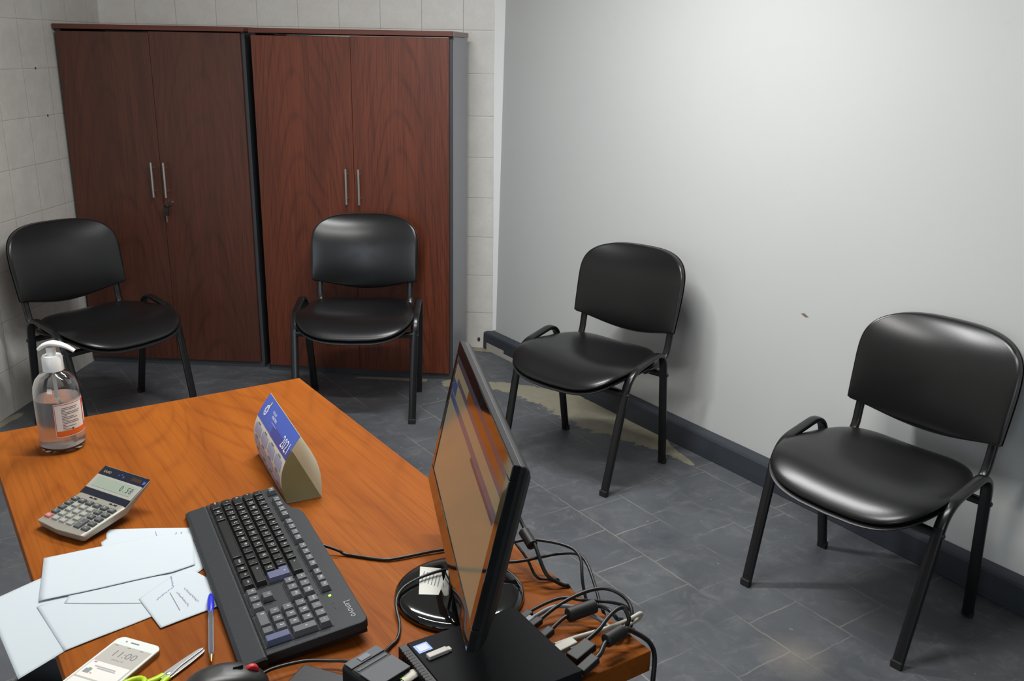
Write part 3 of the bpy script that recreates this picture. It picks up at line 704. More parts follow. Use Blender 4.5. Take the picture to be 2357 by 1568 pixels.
# ------------------------------------------------------------------ tent calendar
def calendar():
    X = Vector((.1133, -.198, 0)).normalized(); e = tag(empty('tent_calendar', M=frame((-.9394, -3.0347, DZ), X)), 'blue and white cardboard tent calendar reading 2021 behind the keyboard', 'calendar')
    L = .228; Hh = .122; Wd = .062       # local x along, local +y = to the right (z cross x)
    # y axis of frame: z x x  -> points to the ... use sgn so the tent opens to the right of the image
    sg = 1 if (Matrix(((0, 0, 0),) * 3) or True) and (Vector((0, 0, 1)).cross(X)).x > 0 else -1
    def front(v):   # v 0 bottom .. 1 ridge, bowed outward
        return (sg * (.0 + .030 * v - .020 * math.sin(PI * v)) , Hh * v)
    def back(v): return (sg * (Wd - (Wd - .030) * v + .013 * math.sin(PI * v)), Hh * v)
    blue = plain('calendar_blue', srgb(58, 84, 176), .35); dblue = plain('calendar_dark_blue', srgb(52, 56, 140), .35); cw = plain('calendar_cream', srgb(206, 200, 182), .45)
    grid = plain('calendar_month_block', srgb(150, 160, 190), .45); ins = plain('cardboard_inside', srgb(196, 190, 160), .7)
    for q_ in (ins,):
        nt = q_.node_tree; tl = nt.nodes.new('ShaderNodeBsdfTranslucent'); tl.inputs[0].default_value = (.80, .76, .58, 1); mx = nt.nodes.new('ShaderNodeMixShader'); mx.inputs[0].default_value = .40
        ou = nt.nodes['Material Output']; nt.links.new(nt.nodes['Principled BSDF'].outputs[0], mx.inputs[1]); nt.links.new(tl.outputs[0], mx.inputs[2]); nt.links.new(mx.outputs[0], ou.inputs[0]); wh = plain('calendar_white_print', srgb(232, 234, 240), .4); yl = plain('calendar_yellow', srgb(210, 200, 60), .4)
    N = 16; T = .0006
    def sheet(fn, out, name, m_out, single=False):
        vs = []; fs = []
        for k in range(N + 1):
            y, z = fn(k / N); vs += [(0, y, z), (L, y, z), (0, y - out * T, z), (L, y - out * T, z)]
        for k in range(N):
            a = 4 * k; b = a + 4
            fs += [(a, a + 1, b + 1, b), (a + 2, a + 3, b + 3, b + 2), (a, a + 2, b + 2, b), (a + 1, a + 3, b + 3, b + 1)]
        if single: return MB().add(vs, fs[1::4], 0, True).build(name, ins, e)
        mb = MB().add(vs, fs, 0); mb.mi = [(0 if i % 4 == 0 else 1) for i in range(len(fs))]
        return mb.build(name, [m_out, ins], e)
    fr = sheet(front, -sg, 'front_sheet', cw); bk = sheet(back, sg, 'back_sheet', ins, True)
    MB().box((0, min(0, sg * Wd), 0.0002), (L, max(0, sg * Wd), .0008)).build('bottom_flap', ins, e)
    def patch(mb, x0, x1, v0, v1, off, mi, n=4):
        vs = []; fs = []
        for k in range(n + 1):
            y, z = front(v0 + (v1 - v0) * k / n); vs += [(x0, y - sg * off, z), (x1, y - sg * off, z)]
        for k in range(n): fs.append((2 * k, 2 * k + 1, 2 * k + 3, 2 * k + 2))
        mb.add(vs, fs, mi)
    mb = MB(); patch(mb, 0, L, .665, .998, .0003, 0, 6); patch(mb, L * .45, L, .665, .80, .0005, 1, 3)
    def vt(txt, size, x, v, mi, sx=1):
        V, F = text_faces(txt, size); vs = []
        for a, b, _ in V:
            y, z = front(min(.99, v + b / Hh)); vs.append((x + a * sx, y - sg * .0009, z))
        mb.add(vs, F, mi)
    vt('2021', .026, L * .86, .775, 2, .95)
    vt('MINISTERIO', .0062, L * .40, .845, 2); vt('DE SALUD', .0055, L * .35, .895, 2); vt('------------------', .006, L * .45, .80, 2)
    vt('O', .026, L * .14, .82, 2); vt('O', .014, L * .14, .83, 2)
    patch(mb, L * .155, L * .175, .90, .955, .0009, 3, 2)
    mb.build('header_print', [blue, dblue, wh, yl], fr)
    mb = MB()
    for r in range(3):
        for c in range(4):
            xa = .010 + c * .0535; v1 = .60 - r * .205
            patch(mb, xa, xa + .045, v1 - .150, v1, .0004, 0, 3); patch(mb, xa + .012, xa + .030, v1 + .012, v1 + .030, .0004, 1, 1)
    mb.build('month_grid', [grid, plain('calendar_print', srgb(90, 96, 120), .5)], fr)
calendar()

# ------------------------------------------------------------------ papers
def sheet(name, poly, z, label, lift=.0, curl=(0, 0), kinds='sheet of paper'):
    """thin sheet with a little life: polygon is fan-gridded and gently waved"""
    cx = sum(p[0] for p in poly) / len(poly); cy = sum(p[1] for p in poly) / len(poly)
    dense = []
    for i in range(len(poly)):
        a, b = Vector(poly[i][:2]), Vector(poly[(i + 1) % len(poly)][:2]); k = max(1, int((b - a).length / .012))
        dense += [tuple(a + (b - a) * j / k) for j in range(k)]
    n = len(dense); R = [.15, .3, .45, .6, .72, .84, .93, 1.]; vs = [(cx, cy, z + .0004 + .0005 * math.sin(cx * 38 + cy * 17) * math.sin(cy * 29))]; fs = []
    cdir = Vector(curl[:2]); 
    for r in R:
        for x, y in dense:
            px, py = cx + (x - cx) * r, cy + (y - cy) * r
            w = .0010 * math.sin(px * 38 + py * 17) * math.sin(py * 29)
            d = (Vector((px - cx, py - cy)).dot(cdir.normalized()) if cdir.length else 0)
            vs.append((px, py, z + .0004 + w * .5 + lift * max(0, d / .06) ** 2))
    fs += [(0, 1 + i, 1 + (i + 1) % n) for i in range(n)]
    for k in range(len(R) - 1): fs += [(1 + k * n + i, 1 + (k + 1) * n + i, 1 + (k + 1) * n + (i + 1) % n, 1 + k * n + (i + 1) % n) for i in range(n)]
    o = MB().add(vs, fs, 0, True).build(name, m_paper); s = o.modifiers.new('thickness', 'SOLIDIFY'); s.thickness = .00015; s.offset = -1
    return tag(o, label, 'paper', 'loose sheets of paper left of the keyboard')
z0 = DZ + .0006
sheet('paper_sheet', [(-1.0203, -3.724), (-.945, -3.56), (-1.085, -3.45), (-1.159, -3.567)], z0, 'white paper sheet overhanging the left desk edge, at the lower left corner')
pA = sheet('paper_sheet', [(-1.0865, -3.3497), (-1.0838, -3.3635), (-1.0754, -3.3798), (-1.0785, -3.392), (-1.0688, -3.4077), (-1.045, -3.47), (-.90, -3.485), (-.889, -3.4504), (-.905, -3.41), (-.93, -3.345), (-.9551, -3.3314)], z0 + .0003, 'handwritten paper sheet with a torn corner, tucked under the keyboard edge near the calculator')
pC = sheet('paper_sheet', [(-.993, -3.6646), (-.89, -3.5550), (-.965, -3.47), (-1.082, -3.572)], z0 + .0006, 'blank white sheet just behind the phone, below the other papers', lift=.0006, curl=(-.7, .7))
pE = sheet('paper_sheet', [(-1.0483, -3.5609), (-.9380, -3.5510), (-.90, -3.47), (-1.06, -3.50)], z0 + .0010, 'white sheet with a straight lower edge in the middle of the paper pile', lift=.0007, curl=(-.2, -1))
pD = sheet('note_sheet', [(-.9487, -3.5422), (-.8897, -3.606), (-.8324, -3.5493), (-.8700, -3.480), (-.90, -3.462), (-.925, -3.470)], z0 + .0014, 'small handwritten note sheet beside the pen cap', lift=.0004, curl=(-.8, -.4))
pB = sheet('paper_sheet', [(-1.1411, -3.4471), (-1.0849, -3.5609), (-.9298, -3.4689), (-.905, -3.445), (-.945, -3.352), (-1.0, -3.366)], z0 + .0019, 'topmost white sheet of the pile with a wavy lower edge', lift=.0006, curl=(.4, -.9))
def scribble(parent, lines, m, w=.0006, name='handwriting'):
    mb = MB()
    for (x0, y0), (x1, y1), z, h in lines:
        a, b = Vector((x0, y0, z)), Vector((x1, y1, z)); L = (b - a).length; d = (b - a).normalized(); nrm = Vector((-d.y, d.x, 0)); k = max(6, int(L / .0009)); h *= .62; pts = []
        for i in range(k + 1):
            if h and random.random() < .12 and len(pts) > 2: mb.sweep(pts, [(-w / 2, 0), (w / 2, 0), (w / 2, .0001), (-w / 2, .0001)], (0, 0, 1) if False else tuple(nrm), smooth=False); pts = []
            pts.append(a + d * L * i / k + nrm * (random.uniform(-h, h) if h else 0) + d * random.uniform(-.0008, .0008) * (1 if h else 0))
        if len(pts) > 2: mb.sweep(pts, [(-w / 2, 0), (w / 2, 0), (w / 2, .0001), (-w / 2, .0001)], tuple(nrm), smooth=False)
    o = mb.build(name, m, parent); return o
zA, zB, zD = z0 + .0014, z0 + .0040, z0 + .0016
scribble(pA, [((-.9660, -3.3480), (-.9480, -3.3980), zA, .0022), ((-.9740, -3.3500), (-.9600, -3.4020), zA, .0022), ((-.9430, -3.4050), (-.9330, -3.4350), zA, .0018)], m_ink)
scribble(pA, [((-1.008, -3.350), (-1.000, -3.364), zA, 0)], m_ink, name='pen_mark')
scribble(pD, [((-.9280, -3.4800), (-.9130, -3.5080), zD + .001, .002), ((-.9130, -3.5080), (-.9230, -3.5420), zD + .001, .002)], m_ink)
scribble(pD, [((-.8960, -3.5080), (-.8640, -3.5400), zD + .001, .0022), ((-.9020, -3.5200), (-.8720, -3.5520), zD + .001, .0022)], m_pencil)
scribble(pD, [((-.9120, -3.5220), (-.8800, -3.5640), zD + .001, 0)], m_pencil, name='pencil_line')

# ------------------------------------------------------------------ pen, scissors, phone
def pen():
    a = Vector((-.8493, -3.5285, 0)); b = Vector((-.7925, -3.6768, 0)); X = (b - a).normalized()
    e = tag(empty('ballpoint_pen', M=frame((a.x, a.y, DZ + .0078), X, z=(0, .0, 1))), 'blue capped-end ballpoint pen with clear barrel resting on the note sheet', 'pen')
    R = Matrix.Rotation(PI / 2, 4, 'Y')
    pl = NT('clear_barrel'); pl.b.inputs['Transmission Weight'].default_value = .85; pl.b.inputs['IOR'].default_value = 1.2; pl = pl.out(srgb(200, 203, 212), .12)
    bl = plain('pen_blue', srgb(30, 44, 196), .3)
    MB().lathe([(.0040, .030), (.0041, .034), (.0041, .134), (.0034, .143), (.0026, .147)], 6, M=R, smooth=False).build('barrel', pl, e)
    MB().tube([(.03, 0, 0), (.14, 0, 0)], .0012, 8).build('ink_tube', plain('ink_core', srgb(60, 62, 80), .4), e)
    MB().lathe([(.0015, 0), (.0032, .004), (.0046, .014), (.0052, .030), (.0048, .038), (.0042, .044), (.0034, .046), (.0034, .050)], 20, M=R).build('cap', bl, e)
    MB().lathe([(.0025, .146), (.0022, .151), (.0010, .158), (.0004, .160)], 14, M=R).build('tip', plain('brass', srgb(190, 165, 100), .3, 1.), e)
pen()
def scissors():
    tip = Vector((-.8155, -3.6530, 0)); piv = Vector((-.8380, -3.7030, 0)); X = (tip - piv).normalized()
    e = tag(empty('scissors', M=frame((piv.x, piv.y, DZ), X)), 'small scissors with lime green handles lying beside the phone', 'scissors')
    st = plain('scissor_steel', (.56, .57, .57), .3, .9); gr = plain('lime_green_plastic', srgb(178, 208, 24), .35)
    L = .060
    def blade(sg, z, nm):
        pts = [(-.012, -.0045 * sg), (-.010, .005 * sg), (0, .0068 * sg), (.030, .0062 * sg), (L - .006, .0044 * sg), (L - .001, .0025 * sg), (L, .0002 * sg), (L - .004, -.0005 * sg), (.020, -.0012 * sg), (.0, -.0045 * sg)]
        if sg < 0: pts = pts[::-1]
        return MB().prism(pts, z, z + .0016, bev=.0003).build('blade', st, e)
    blade(1, .0045, 0); blade(-1, .0026, 1)
    MB().lathe([(.0028, .0060), (.0028, .0068), (.0015, .0073)], 16).build('pivot_screw', m_steel, e)
    for sg in (-1, 1):
        mb = MB(); mb.sweep(smooth_path([(-.004, sg * .0045, .0045), (-.014, sg * .006, .005), (-.024, sg * .010, .005)], 5), [(.0042 * math.cos(a), .0032 * math.sin(a)) for a in [2 * PI * i / 10 for i in range(10)]], (0, 1, 0))
        ring = [(-.048 + .026 * math.cos(t), sg * .020 + .014 * math.sin(t), .005) for t in [2 * PI * i / 28 for i in range(29)]]
        mb.tube(ring, .0038, 8); mb.build('handle', gr, e)
scissors()
def phone():
    X = Vector((.957, -.290, 0)); e = tag(empty('smartphone', M=frame((-.9305, -3.6345, DZ), X)), 'white smartphone showing 11:00 at the bottom left of the desk', 'phone')
    W, L = .0685, .139
    MB().prism(rrect(0, -L, W, 0, .0105, 7), .0003, .0078, bev=.0012).build('body', [plain('phone_gold_edge', srgb(150, 132, 104), .3, .6)], e, )
    MB().prism(rrect(.0006, -L + .0006, W - .0006, -.0006, .010, 7), .0078, .0084, bev=.0003).build('front_glass', plain('phone_white', srgb(222, 226, 222), .2), e)
    MB().box((.0038, -L + .018, .0083), (W - .0038, -.0170, .0087)).build('screen', plain('screen_surface', srgb(120, 118, 112), .08, emit=srgb(206, 202, 194), es=.62), e)
    mb = MB(); scr = .0089
    mb2 = MB(); mb2.box((.0242, -.0093, .0083), (.0370, -.0075, .0088)); mb2.lathe([(.0012, .0083), (.0012, .0088)], 10, M=Matrix.Translation((.0170, -.0084, 0))); mb2.build('earpiece', plain('earpiece', srgb(120, 124, 122), .5), e)
    add_text(mb, '11:00', .0170, W * .52, -.0340, scr); add_text(mb, 'viernes 12', .0044, W * .5, -.0450, scr)
    for k in range(3): mb.box((.008 + .02 * k, -.0196, scr), (.013 + .02 * k, -.0186, scr + .0001))
    mb.build('screen_text', plain('screen_print', srgb(120, 120, 122), .4), e)
    nb = MB(); nb.box((.0055, -.085, .0088), (W - .0055, -.0540, .0090), 0); nb.box((.0055, -.121, .0088), (W - .0055, -.0880, .0090), 0)
    nb.build('notification', plain('notification_card', srgb(190, 188, 182), .3, emit=srgb(225, 222, 215), es=.45), e)
    cb = MB(); cb.box((.009, -.0575, .0091), (.013, -.0550, .0092), 0); cb.box((.009, -.0780, .0091), (.018, -.0700, .0092), 1); cb.box((.012, -.0700, .0091), (.017, -.0680, .0092), 2); cb.box((.020, -.0775, .0091), (.0225, -.0755, .0092), 3)
    cb.box((.016, -.0640, .0091), (.048, -.0618, .0092), 4); cb.box((.022, -.0670, .0091), (.050, -.0650, .0092), 4)
    cb.build('screen_icons', [plain('icon_pink', srgb(220, 110, 190), .4), plain('icon_grey', srgb(140, 144, 146), .4), plain('icon_green', srgb(90, 170, 110), .4), plain('icon_orange', srgb(225, 130, 70), .4), plain('icon_line', srgb(170, 170, 168), .4)], e)
    return e
phone()

# ------------------------------------------------------------------ mouse, slotted box, flat case
def mouse():
    X = Vector((math.cos(math.radians(32)), math.sin(math.radians(32)), 0)); e = tag(empty('computer_mouse', M=frame((-.7560, -3.7300, DZ), X)), 'black wired mouse with a red scroll wheel at the bottom edge', 'mouse')
    def surf(sc=1, zt=1, cut=None):
        vs = []; fs = []; NU, NV = 36, 14
        for j in range(NV + 1):
            ph = PI / 2 * j / NV
            for i in range(NU):
                a = 2 * PI * i / NU; c, s = math.cos(a), math.sin(a)
                x = .054 * math.copysign(abs(c) ** .75, c) * math.cos(ph) ** .55; y = .030 * (1 - .08 * c) * math.copysign(abs(s) ** .8, s) * math.cos(ph) ** .55
                z = .003 + .034 * math.sin(ph) ** .9 * (1 - .18 * ((x + .012) / .05) ** 2 - (.10 if x > 0 else 0) * (x / .05))
                vs.append((x * sc, y * sc, z * zt))
        for j in range(NV): fs += [(j * NU + i, j * NU + (i + 1) % NU, (j + 1) * NU + (i + 1) % NU, (j + 1) * NU + i) for i in range(NU)]
        fs.append(tuple(NV * NU + i for i in range(NU))); fs.append(tuple(range(NU))[::-1])
        return vs, fs
    v, f = surf(); MB().add(v, f, 0, True).build('shell', plain('mouse_black', (.016, .0165, .017), .38, grain=.2), e)
    MB().lathe([(.0078, -.0035), (.0090, -.002), (.0090, .002), (.0078, .0035)], 24, M=Matrix.Translation((.0335, 0, .0243)) @ Matrix.Rotation(PI / 2, 4, 'X')).build('scroll_wheel', plain('red_rubber', srgb(190, 40, 48), .45), e)
    MB().box((.012, -.0006, .026), (.024, .0006, .0363)).build('button_seam', m_well, e)
mouse()
def knob(e, x, y):
    k = MB().lathe([(.0105, .004), (.0110, .018), (.009, .025), (.005, .0285), (.001, .0295)], 24, M=Matrix.Translation((x, y, 0))).build('corner_dome', m_gloss, e)
    MB().lathe([(.0018, .0270), (.0018, .0295), (.001, .0303)], 10, M=Matrix.Translation((x, y + .003, 0))).build('green_light', plain('green_indicator', (.2, .7, .02), .3, emit=(.4, 1, .05), es=1.3), k)
def slotbox():
    X = Vector((.786, -.618, 0)).normalized(); e = tag(empty('card_reader', M=frame((-.6160, -3.7035, DZ), X)), 'small black box with slotted grey top between mouse and mini computer', 'device')
    # local x 0.. .072, y 0.. .055 (to the back left)
    W, Dp = .068, .054
    MB().prism(rrect(-.003, -.003, W, Dp + .003, .010, 5), .0, .034, bev=.006, smooth=True).build('body', m_blk, e)
    gr = plain('satin_grey_plate', srgb(92, 94, 98), .55, 0, spec=.2)
    MB().box((.002, .001, .034), (.0170, Dp - .001, .0356)).build('top_plate', gr, e, bevel=.0006)
    MB().box((.0060, .018, .0356), (.0150, .034, .0366)).build('push_button', plain('button_grey', srgb(118, 120, 124), .5, 0, spec=.2), e, bevel=.0008)
    MB().box((.0195, .002, .0338), (.0400, Dp - .002, .0345)).build('slot', m_well, e)
    MB().box((.0225, .004, .0345), (.0265, Dp - .004, .0353)).build('metal_strip', gr, e)
    MB().box((.0315, .001, .0345), (W - .002, Dp - .001, .0362)).build('top_plate', gr, e, bevel=.0006)
    knob(e, W + .003, Dp - .020)
slotbox()
# flat black case
X = Vector((.955, -.297, 0))
tag(MB().prism(rrect(0, -.10, .12, 0, .005, 4), 0, .010, bev=.0015).build('flat_case', m_blk, M=frame((-.6730, -3.6745, DZ), X)), 'thin flat black case lying under the mouse cable at the bottom edge', 'case')
# pale clip beside the box
mb = MB().sweep(smooth_path([(-.5220, -3.6960, .776), (-.5270, -3.7060, .7780), (-.5400, -3.7200, .776), (-.5600, -3.7330, .771)], 6), [(.0075 * math.cos(a), .0032 * math.sin(a)) for a in [2 * PI * i / 12 for i in range(12)]], (1, -.9, 0), scale=[.5 + .5 * min(1, i / 5) for i in range(19)])
mb.box((-.545, -3.735, .7502), (-.538, -3.728, .774))
tag(mb.build('plastic_clip', m_cabw), 'ivory plastic strip in front of the mini computer at the bottom edge', 'clip')

# ------------------------------------------------------------------ mini computer
AB = Vector((-.1414, -.0996, 0)).normalized(); PC0 = Vector((-.4115, -3.5630, DZ))
pcm = frame((PC0.x, PC0.y, DZ), AB)       # x: from back to front panel, y: z cross x
pcm_y = Vector((0, 0, 1)).cross(AB)       # points away?; side towards camera is -y or +y
sgn = 1 if pcm_y.y < 0 else -1
pc = tag(empty('mini_computer', M=pcm), 'black mini computer box with a blue sticker under the monitor', 'computer')
def yb_(a, b): return (min(sgn * a, sgn * b), max(sgn * a, sgn * b))
Lx, Wy = .174, .158
y0, y1 = yb_(0, Wy)
MB().box((0, y0, .002), (Lx - .012, y1, .0355)).build('case', m_kbd if False else plain('mini_computer_black', srgb(25, 26, 28), .66, spec=.08, grain=.2), pc, bevel=.0012)
fp = MB().box((Lx - .0115, y0, .002), (Lx, y1, .0350)); fpo = fp.build('front_panel', m_blk, pc, bevel=.001)
vb = MB()
for k in range(17):
    yy = sgn * (.012 + k * .0058); a, b = yb_(abs(yy), abs(yy) + .0028); vb.box((Lx - .0085, a, .0340), (Lx + .0003, b, .0353)); vb.box((Lx - .001, a, .008), (Lx + .0004, b, .030))
vb.build('vent_slots', m_well, fpo)
ys, ye = yb_(.012, .030)
def topq(cx, cy, w, h, rot, z, mb, mi): 
    c, s = math.cos(rot), math.sin(rot); mb.add([(cx + c * a - s * b, cy + s * a + c * b, z) for a, b in ((-w / 2, -h / 2), (w / 2, -h / 2), (w / 2, h / 2), (-w / 2, h / 2))], [(0, 1, 2, 3)], mi)
inv = pcm.inverted()
q = inv @ Vector((-.5220, -3.6640, .786)); mb = MB(); topq(q.x, q.y, .0195, .0175, .05, .0357, mb, 0); topq(q.x, q.y, .0140, .0120, .05, .0359, mb, 1); mb.build('processor_sticker', [plain('sticker_blue', srgb(70, 120, 235), .3), plain('sticker_grey', srgb(160, 166, 178), .3)], pc)
# white piece lying on the computer
e = tag(empty('usb_stick', M=frame((-.4998, -3.6760, DZ + .0357), Vector((.0245, .0200, 0)))), 'small white plastic stick lying on top of the mini computer', 'stick')
MB().box((-.0165, -.0048, 0), (.0120, .0048, .0052)).build('stick_body', plain('dull_white_plastic', srgb(176, 172, 164), .45), e, bevel=.0010)
MB().box((.0118, -.0040, .0004), (.0170, .0036, .0040)).build('stick_cap', m_cabw, e, bevel=.0008)

# ------------------------------------------------------------------ monitor
def monitor():
    cx = Vector((-.489, -3.513, .957)); yaw, tl = 3.383, .214
    n = Vector((math.cos(yaw), math.sin(yaw), 0)); s = Vector((-n.y, n.x, 0)); u = math.cos(tl) * Vector((0, 0, 1)) - math.sin(tl) * n; nn = s.cross(u)
    if nn.dot(n) < 0: nn = -nn
    W, Hm = .46, .241
    m = Matrix((s, u, s.cross(u))).transposed().to_4x4(); m.translation = cx
    sz = 1 if s.cross(u).dot(n) > 0 else -1
    e = tag(empty('computer_monitor', loc=(-.495, -3.490, DZ)), 'glossy black computer monitor on a round stand, seen from its side', 'monitor')
    bpy.context.view_layer.update(); L = Matrix.Translation((.495, 3.490, -DZ)) @ m
    zf = lambda z: z * sz
    def B(lo, hi): return (lo[0], lo[1], min(zf(lo[2]), zf(hi[2]))), (hi[0], hi[1], max(zf(lo[2]), zf(hi[2])))
    # bezel ring
    bz = MB(); t = .019; tb = .030
    for lo, hi in (((-W / 2, Hm / 2 - t, -.010), (W / 2, Hm / 2, 0)), ((-W / 2, -Hm / 2, -.010), (W / 2, -Hm / 2 + tb, 0)), ((-W / 2, -Hm / 2 + tb, -.010), (-W / 2 + t, Hm / 2 - t, 0)), ((W / 2 - t, -Hm / 2 + tb, -.010), (W / 2, Hm / 2 - t, 0))):
        bz.box(*B(lo, hi))
    bz.build('bezel', m_gloss, e, bevel=.0012, M=L)
    # rear casing: stepped, narrowing
    rc = MB(); vs = []; lv = [(0, -.0085), (0.0, -.016), (.012, -.024), (.045, -.038), (.075, -.046)]
    for ins, z in lv: vs += [(-W / 2 + .001 + ins, -Hm / 2 + .001 + ins * .7, zf(z)), (W / 2 - .001 - ins, -Hm / 2 + .001 + ins * .7, zf(z)), (W / 2 - .001 - ins, Hm / 2 - .001 - ins * .7, zf(z)), (-W / 2 + .001 + ins, Hm / 2 - .001 - ins * .7, zf(z))]
    fs = [(0, 3, 2, 1), tuple(4 * (len(lv) - 1) + i for i in range(4))] + [(4 * k + i, 4 * k + (i + 1) % 4, 4 * k + 4 + (i + 1) % 4, 4 * k + 4 + i) for k in range(len(lv) - 1) for i in range(4)]
    rc.add(vs, fs).build('rear_casing', m_matb, e, bevel=.002, M=L)
    # screen with the page it shows
    x0, x1, yb, yt = -W / 2 + t, W / 2 - t, -Hm / 2 + tb, Hm / 2 - t
    def em(nm, c, k=.26): return plain(nm, tuple(q * .15 for q in srgb(*c)), .10, emit=srgb(*c), es=k, spec=.3)
    sc = MB().box(*B((x0, yb, -.006), (x1, yt, -.0012))).build('screen', em('screen_page', (168, 156, 126)), e, M=L)
    # which end of local x is far from the camera
    far = -1 if (m @ Vector((-1, 0, 0))).y > (m @ Vector((1, 0, 0))).y else 1
    wp = MB(); Hs = yt - yb; Ws = x1 - x0
    def R(a0, a1, v0, v1, mi, z=-.0011):   # a: 0 far .. 1 near; v: 0 top .. 1 bottom
        xa, xb = (x0 + a0 * Ws, x0 + a1 * Ws) if far < 0 else (x1 - a0 * Ws, x1 - a1 * Ws)
        wp.box(*B((min(xa, xb), yt - v1 * Hs, z), (max(xa, xb), yt - v0 * Hs, z + .0001)), mi)
    R(0, 1, 0, .055, 0); R(.30, 1, .055, .13, 1); R(.08, 1, .13, .175, 2); R(0, 1, .285, .345, 3); R(.55, .98, .345, .375, 0, -.0010); R(0, .10, .18, .28, 4); R(.02, .22, .30, .34, 4, -.0009)
    wp.build('screen_windows_reflection', [em('screen_bar', (84, 76, 92)), em('screen_orange_reflection', (150, 84, 36)), em('screen_violet', (104, 92, 108)), em('screen_toolbar', (104, 104, 124)), em('screen_blue', (66, 96, 138))], e, M=L)  # page strips; the orange one is a reflection painted onto the screen
    # stand
    bc = Vector((0, 0, 0))
    MB().lathe([(.093, .0), (.0945, .004), (.0935, .0085), (.090, .0120), (.085, .0134), (.070, .0137), (.001, .0138)], 64).build('base', m_gloss, e)
    foot = Matrix.Rotation(yaw + PI / 2, 4, 'Z')
    nk = MB(); prof = [(-.034, 0), (.034, 0)]
    vs = []
    for z, w, d, off in ((.012, .040, .020, -.012), (.03, .033, .014, -.012), (.08, .030, .012, -.006), (.135, .030, .011, .012), (.175, .028, .010, .024)):
        for a in [2 * PI * i / 20 for i in range(20)]:
            c_, s_ = math.cos(a), math.sin(a)
            p = s * (w * math.copysign(abs(c_) ** .6, c_)) - n * (d * math.copysign(abs(s_) ** .6, s_) + off + .004); vs.append((p.x + .004, p.y - .018, z))
    fs = [(k * 20 + i, k * 20 + (i + 1) % 20, (k + 1) * 20 + (i + 1) % 20, (k + 1) * 20 + i) for k in range(4) for i in range(20)] + [tuple(range(20))[::-1], tuple(80 + i for i in range(20))]
    nk.add(vs, fs, 0, True).build('neck', m_gloss, e)
    st = MB(); pts = [(-.5609, -3.4374), (-.5290, -3.4400), (-.5200, -3.4800), (-.5230, -3.5104), (-.5513, -3.5116)]
    zc = .0134
    st.prism([(a + .495, b + 3.490) for a, b in pts][::-1], .0120, zc + .0006, 0)
    for k in range(6):
        a0 = .2 + k * .11; st.box((-.058 + k * .0050, .010 - .002 * k, zc + .0006), (-.0565 + k * .0050, .040 - .002 * k, zc + .0007), 1)
    st.build('paper_sticker', [plain('sticker_paper', srgb(196, 196, 186), .5), plain('sticker_text', srgb(110, 112, 112), .6)], e)
monitor()

# ------------------------------------------------------------------ cables
def cable(pts, r, mat, label, ferr=None, plug=None, cat='cable', name='cable', near=False):
    path = []
    for q in smooth_path(pts, 7):
        d = N3.dot(q - P2); inside = -.661 < d and 0 < D3.dot(q - P2) < DL
        if q.z < DZ + r + .0006 and d < r + .004 and inside:
            if q.z > DZ - .012 or d < -.05: q.z = DZ + r + .0006
            else: q = q + N3 * (r + .004 - d)
        dd = D3.dot(q - P2)
        if q.z < DZ + .03 and dd > 1.165 and not near: q = q - D3 * (dd - 1.165) * min(1, (DZ + .03 - q.z) / .06)
        path.append(q)
    mb = MB().tube(path, r, 10); o = mb.build(name, mat); tag(o, label, cat, 'cables behind the computer' if cat == 'cable' else None)
    if ferr:
        a, b, rr = Vector(ferr[0]), Vector(ferr[1]), ferr[2]; d = (b - a).normalized()
        q = Vector((0, 0, 1)).rotation_difference(d).to_matrix().to_4x4(); q.translation = a; L = (b - a).length
        MB().lathe([(rr * .8, 0), (rr, .0015), (rr, L - .0015), (rr * .8, L)], 18, M=q).build('ferrite_core', m_matb, o)
    if plug:
        for (pa, pb, w, h, m) in plug:
            a, b = Vector(pa), Vector(pb); M_ = frame(a, b - a); L = (b - a).length
            MB().box((0, -w / 2, -h / 2), (L, w / 2, h / 2), M=M_).build('plug', m, o, bevel=.0015)
    return o
cable([(-.7400, -3.3880, .7660), (-.7200, -3.3915, .7650), (-.6960, -3.3930, .7580), (-.6817, -3.3952, .7530), (-.6251, -3.4043, .7530), (-.5991, -3.398, .7535), (-.5482, -3.3736, .7540), (-.48, -3.352, .756), (-.4367, -3.4050, .790), (-.397, -3.405, .800), (-.3443, -3.4190, .801), (-.3217, -3.4440, .797), (-.3160, -3.4800, .770), (-.2950, -3.5230, .70)], .0024, m_cab, 'thin black keyboard cable running from the keyboard behind the monitor', cat='cable')
cable([(-.5860, -3.6720, .765), (-.5790, -3.6420, .757), (-.5727, -3.620, .7535), (-.566, -3.6022, .7535), (-.5683, -3.5727, .7545), (-.5800, -3.5350, .762), (-.5770, -3.5080, .7675), (-.5600, -3.4820, .7690), (-.5330, -3.4600, .7700), (-.50, -3.444, .7700), (-.45, -3.4300, .769)], .0022, m_cab, 'black cable curving from the slotted box over the monitor base')
cable([(-.7200, -3.7060, .763), (-.7060, -3.6920, .7640), (-.6741, -3.6725, .7620), (-.6428, -3.6660, .7600), (-.6180, -3.6680, .7620), (-.5980, -3.6790, .7640)], .0022, m_cab, 'black mouse cable between mouse and slotted box')
cable([(-.47, -3.448, .770), (-.4438, -3.442, .779), (-.4084, -3.4362, .781), (-.3502, -3.4146, .784), (-.3174, -3.4179, .782), (-.2991, -3.4650, .765), (-.2870, -3.5150, .735), (-.28, -3.53, .66)], .0024, m_cab, 'black cable leaving the monitor base and dropping over the desk edge')
cable([(-.4550, -3.325, .860), (-.4300, -3.347, .835), (-.4060, -3.385, .806), (-.3900, -3.418, .800), (-.3700, -3.452, .770), (-.335, -3.452, .735), (-.33, -3.455, .62)], .0030, m_cab, 'thick black cable with a ferrite core to the right of the monitor', ferr=((-.4080, -3.3890, .805), (-.3925, -3.4185, .797), .0085))
